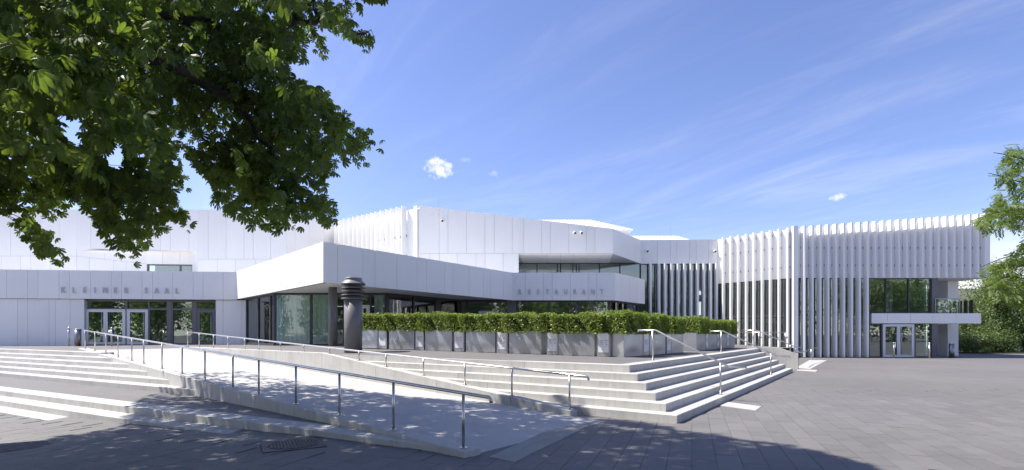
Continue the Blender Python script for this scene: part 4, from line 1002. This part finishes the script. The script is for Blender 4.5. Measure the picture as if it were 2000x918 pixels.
# the high outer part of the crown, above the picture, that shades the foreground
sh = []
while len(sh) < 3000:
    gpx = np.random.uniform(-150, 1760, 6000); b_ = np.interp(gpx, SHX, SHY); gpy = b_+(940-b_)*np.random.rand(6000); gY = EYE*F/np.maximum(gpy-651, 30)
    h = np.random.uniform(5.0, 14.5, 6000); P_ = np.stack([(gpx-1000)/F*gY+SUN_H.x*cot*h, gY+SUN_H.y*cot*h, h], 1)
    ok, v_, _, _ = ok_points(P_); e_ = (((P_-cc0)/rad)**2).sum(1) < 1.25; sh += P_[ok & ~v_ & e_].tolist()
cl = np.concatenate([cl, np.array(ex[:2300]), np.array(sh[:3000])])
pos, od = [], []
tw = []
for c in cl:
    d2 = np.linalg.norm(lpa-c, axis=1); j = int(d2.argmin()); q = lpa[j]; dv = c-q; L = np.linalg.norm(dv)
    o = dv/(L+1e-6); o = o+np.array([0, 0, -.15]); nl = random.randint(4, 7)
    if L < .75: tw.append((q, c))
    for k in range(nl):
        pos.append(c-o*.07*k+np.random.normal(0, .09, 3)); od.append(o*.6+np.random.normal(0, .8, 3)*[1, 1, .5])
pos = np.array(pos); od = np.array(od); od /= np.linalg.norm(od, axis=1)[:, None]
mats = leaf_mats(pos, od, .47, .6)
tip = pos+mats[:, :3, 0]*.16
ok, vis, px, py = ok_points(tip); ok2, _, _, _ = ok_points(pos); keep = ok & ok2; mats, vis, tip = mats[keep], vis[keep], tip[keep]
size = np.where(vis, 1/np.maximum(tip[:, 1], .3), 0); order = np.argsort(-size)
TF, TL = palmate(True), palmate(False)
near_i = order[:300]; far_i = order[300:]
lme = bpy.data.meshes.new('leaf'); lme.from_pydata(TF[0], [], TF[1]); lme.materials.append(M['chestnut_leaf']); lme.update()
for i in near_i:
    o = bpy.data.objects.new('leaf', lme); C.objects.link(o); o.parent = tree; o.matrix_parent_inverse = Matrix.Translation(-WL[tree]); o.matrix_world = Matrix(mats[i].tolist())
    o.matrix_basis = Matrix(mats[i].tolist())
fv = far_i[vis[far_i]]; fo = far_i[~vis[far_i]]
v1, f1_ = stamp(TF, mats[fv]); o = big_mesh('crown', v1, f1_, 'chestnut_leaf', tree); o['kind'] = 'stuff'
v1, f1_ = stamp(TL, mats[fo]); o = big_mesh('crown', v1, f1_, 'chestnut_leaf', tree); o['kind'] = 'stuff'
tws = []
for q, c in tw:
    q, c = Vector(q), Vector(c); m_ = (q+c)/2+Vector((random.uniform(-.12, .12), random.uniform(-.12, .12), random.uniform(-.02, .15)))*(c-q).length
    tws.append(tube([q, m_, c], [.008, .006, .003], 4, False))
o = mk('twigs', *merge(*tws), 'bark', tree); o['kind'] = 'stuff'
print('chestnut leaves', len(mats), 'visible', int(vis.sum()))

# young ash-like tree at the right edge
ASH = [(2100, 240), (2000, 276), (1962, 280), (1938, 290), (1942, 312), (1926, 332), (1934, 348), (1968, 352), (1958, 372), (1918, 376), (1912, 398), (1886, 420), (1884, 446), (1920, 452), (1944, 444), (1978, 438), (1984, 458), (1964, 488), (1905, 516), (1900, 540), (1912, 565), (1940, 590), (2100, 640)]
at0 = at(2150, 0, 14.5).xy
ash = thing('ash_tree', (at0.x, at0.y, 0), 'bright green feathery tree leaning in at the right edge', 'tree')
alimb = [[(at0.x, at0.y, 0), (at0.x, at0.y, 2.2), (at0.x-.1, at0.y, 4.6), (at0.x-.2, at0.y, 7.5)]]+[[(at0.x-.05, at0.y, z0), tuple(at(2050, y0, 14.3)), tuple(at(1975, y1, 14.2)), tuple(at(x2, y2, 14.0))] for z0, y0, y1, x2, y2 in ((5.0, 330, 305, 1940, 298), (4.6, 380, 350, 1930, 338), (4.0, 430, 410, 1895, 432), (3.2, 500, 500, 1915, 522), (2.8, 560, 540, 1930, 560))]
alp = []
for i, l in enumerate(alimb):
    s = smooth_line(l); n = len(s); r0, r1 = (.13, .04) if i == 0 else (.03, .006)
    mk('trunk' if i == 0 else 'limb', *tube(s, [lerp(r0, r1, k/(n-1)) for k in range(n)], 8), 'bark', ash, True); alp += s
alpa = np.array([tuple(p) for p in alp]); P_ = []
while len(P_) < 6800:
    px = np.random.uniform(1875, 2330, 4000); py = np.random.uniform(215, 620, 4000); Y = np.random.uniform(13.1, 16, 4000)
    Q = np.stack([(px-1000)/F*Y, Y, EYE+(651-py)/F*Y], 1); P_ += Q[(px > 2010) | inside(px, py, ASH)].tolist()
P_ = np.array(P_[:6800]); P_[:, 0] += .22; od = np.array([p-alpa[np.linalg.norm(alpa-p, axis=1).argmin()] for p in P_]); od += np.array([-.25, -.1, .05]); od /= np.linalg.norm(od, axis=1)[:, None]+1e-6
mats = leaf_mats(P_-od*.25, od, .85, .45, .8); Yv = P_[:, 1]; pxv = 1000+P_[:, 0]/Yv*F; sc_ = np.where(pxv < 2000, 1/Yv, 0); order = np.argsort(-sc_)
PF, PL_ = pinnate(True), pinnate(False)
ame = bpy.data.meshes.new('leaf'); ame.from_pydata(PL_[0], [], PL_[1]); ame.materials.append(M['ash_leaf']); ame.update()
for i in order[:150]:
    o = bpy.data.objects.new('leaf', ame); C.objects.link(o); o.parent = ash; o.matrix_parent_inverse = Matrix.Translation(-WL[ash]); o.matrix_basis = Matrix(mats[i].tolist())
v1, f1_ = stamp(PL_, mats[order[150:]]); o = big_mesh('crown', v1, f1_, 'ash_leaf', ash); o['kind'] = 'stuff'

# shrubs and trees beyond the square
def bush(name, label, cat, c, r, n, mat, size, trunk=True, zmin=.05, group=None, lobes=9, mats_=None):
    t = thing(name, (c[0], c[1], 0), label, cat, group); rs = np.random.RandomState(int(abs(c[0]*13+c[1]*7)))
    L = rs.normal(0, .45, (lobes, 3))*np.array(r)*.75+np.array(c); k = rs.randint(0, lobes, n)
    u = rs.normal(0, 1, (n, 3)); u /= np.linalg.norm(u, axis=1)[:, None]; rr2 = (rs.uniform(.2, 1, (n, 1)))**.4
    P_ = L[k]+u*rr2*np.array(r)*rs.uniform(.35, .6, (lobes, 1))[k]; u = u[P_[:, 2] > zmin]; P_ = P_[P_[:, 2] > zmin]
    v, f = leaf_quads(P_, u+np.array([0, 0, .4]), size, .7, .5); o = big_mesh('crown', v, f, mat, t, False, (c[0], c[1], 0)); o['kind'] = 'stuff'
    stems = [tube([(c[0]+.1*i, c[1], 0), (c[0]+.1*i+.2, c[1], c[2]*.6), tuple(L[i])], [.02*r[2], .014*r[2], .006*r[2]], 6) for i in range(min(5, lobes))]
    mk('trunk', *merge(*stems), 'bark', t)
    return t
def bx(px, Y, z): q = at(px, 0, Y); return (q.x, Y, z)
G_ = 'shrubs at the right edge of the square'
bush('shrub', 'low pale green shrub beside the white pier at the right', 'shrub', bx(1900, 43, 1.0), (2.2, 1.6, 1.5), 5000, 'shrub_leaf', .16, group=G_)
bush('shrub', 'low pale green shrub at the far right, half hidden by the dark bush', 'shrub', bx(1955, 44, 1.0), (2.3, 1.6, 1.5), 5000, 'shrub_leaf', .16, group=G_)
bush('tall_shrub', 'tall loose grey-green bush right of the upper terrace rail', 'shrub', bx(1950, 46, 3.6), (2.5, 2.2, 4.2), 9000, 'shrub_leaf', .18, group=G_, lobes=14)
bush('tall_shrub', 'tall dark bush cut by the right edge of the picture', 'shrub', bx(1998, 45, 3.0), (2.4, 2.2, 4.4), 9000, 'shrub_leaf', .18, group=G_, lobes=14)
bush('shrub', 'small rounded shrub in front of the red fence', 'shrub', bx(1882, 47, .9), (1.5, 1.5, 1.6), 3500, 'shrub_leaf', .16, group=G_)
bush('garden_tree', 'dark tree behind the far house roof at the right', 'tree', bx(1990, 66, 4.5), (5, 4, 5.5), 9000, 'park_leaf', .28, lobes=16)
bush('shrub', 'dark shrub under the white terrace slab at the far right', 'shrub', bx(1893, 50, 1.8), (1.6, 1.5, 2.6), 5000, 'shrub_leaf', .17, group=G_)
bush('garden_tree', 'loose green tree beside the far house roof', 'tree', bx(1925, 56, 3.2), (2.6, 2.5, 4.2), 8000, 'park_leaf', .24, lobes=14)
# far house seen under the terrace
hx = at(1905, 0, 62).x
house = thing('far_house', (hx, 64, 0), 'far house with brown tiled roof glimpsed past the upper terrace', 'house')
mk('wall', *box(hx-5.5, hx+4, 62, 72, 0, 4.2), 'house_wall', house)
rf = mk('roof', [(hx-6, 61.5, 4.0), (hx+4.5, 61.5, 4.0), (hx+4.5, 67, 7.4), (hx-6, 67, 7.4), (hx+4.5, 72.5, 4.0), (hx-6, 72.5, 4.0)], [(0, 1, 2, 3), (3, 2, 4, 5), (0, 3, 5), (1, 4, 2)], 'roof_tile', house)
mk('gutter', *tube([(hx-6, 61.45, 4.0), (hx+4.5, 61.45, 4.0)], .08, 6), 'door_white', rf)
mk('window', *box(hx-1, hx+.4, 61.95, 61.99, 1.2, 2.5), 'frame_dark', house)
fence = thing('red_fence', (at(1895, 0, 52).x, 52, 0), 'dark red board fence behind the small shrub at the right', 'fence')
for k in range(14):
    x = at(1884, 0, 52).x+k*.12; mk('board', *box(x, x+.11, 52, 52.03, .1, 2.3), 'brick_red', fence)
# strip of ground cover under the shrubs
gr = structure(mk('planting_bed', *prism([tuple(bx(1872, 42.6, 0)[:2]), (80, 42.6), (120, 120), (33.5, 120), (33.5, 44)], .0, .07), 'hedge_core'), 'planted ground under the shrubs at the right')
# the park across the square, mirrored in the glass
pm_v, pm_f = [], []; base = 0; rs = np.random.RandomState(5)
for k in range(34):
    cxp = -80+k*5.6+rs.uniform(-2, 2); cyp = -30-rs.uniform(0, 12); hh = rs.uniform(10.5, 14.5)
    n = 3600; u = rs.normal(0, 1, (n, 3)); u /= np.linalg.norm(u, axis=1)[:, None]; Lb = rs.normal(0, .5, (10, 3)); kk = rs.randint(0, 10, n)
    P_ = np.array([cxp, cyp, hh*.52])+(Lb[kk]*.7+u*rs.uniform(.3, 1, (n, 1))**.4*.55)*np.array([4.6, 4, hh*.5]); P_[:, 2] = np.maximum(P_[:, 2], .2)
    v, f = leaf_quads(P_, u+np.array([0, 0, .4]), .55, .7, .55); pm_v.append(v); pm_f.append(f+base); base += len(v)
park = big_mesh('park_trees', np.concatenate(pm_v), np.concatenate(pm_f), 'park_leaf'); park['kind'] = 'stuff'; park['label'] = 'belt of park trees across the square, mirrored in the glass'; park['category'] = 'trees'
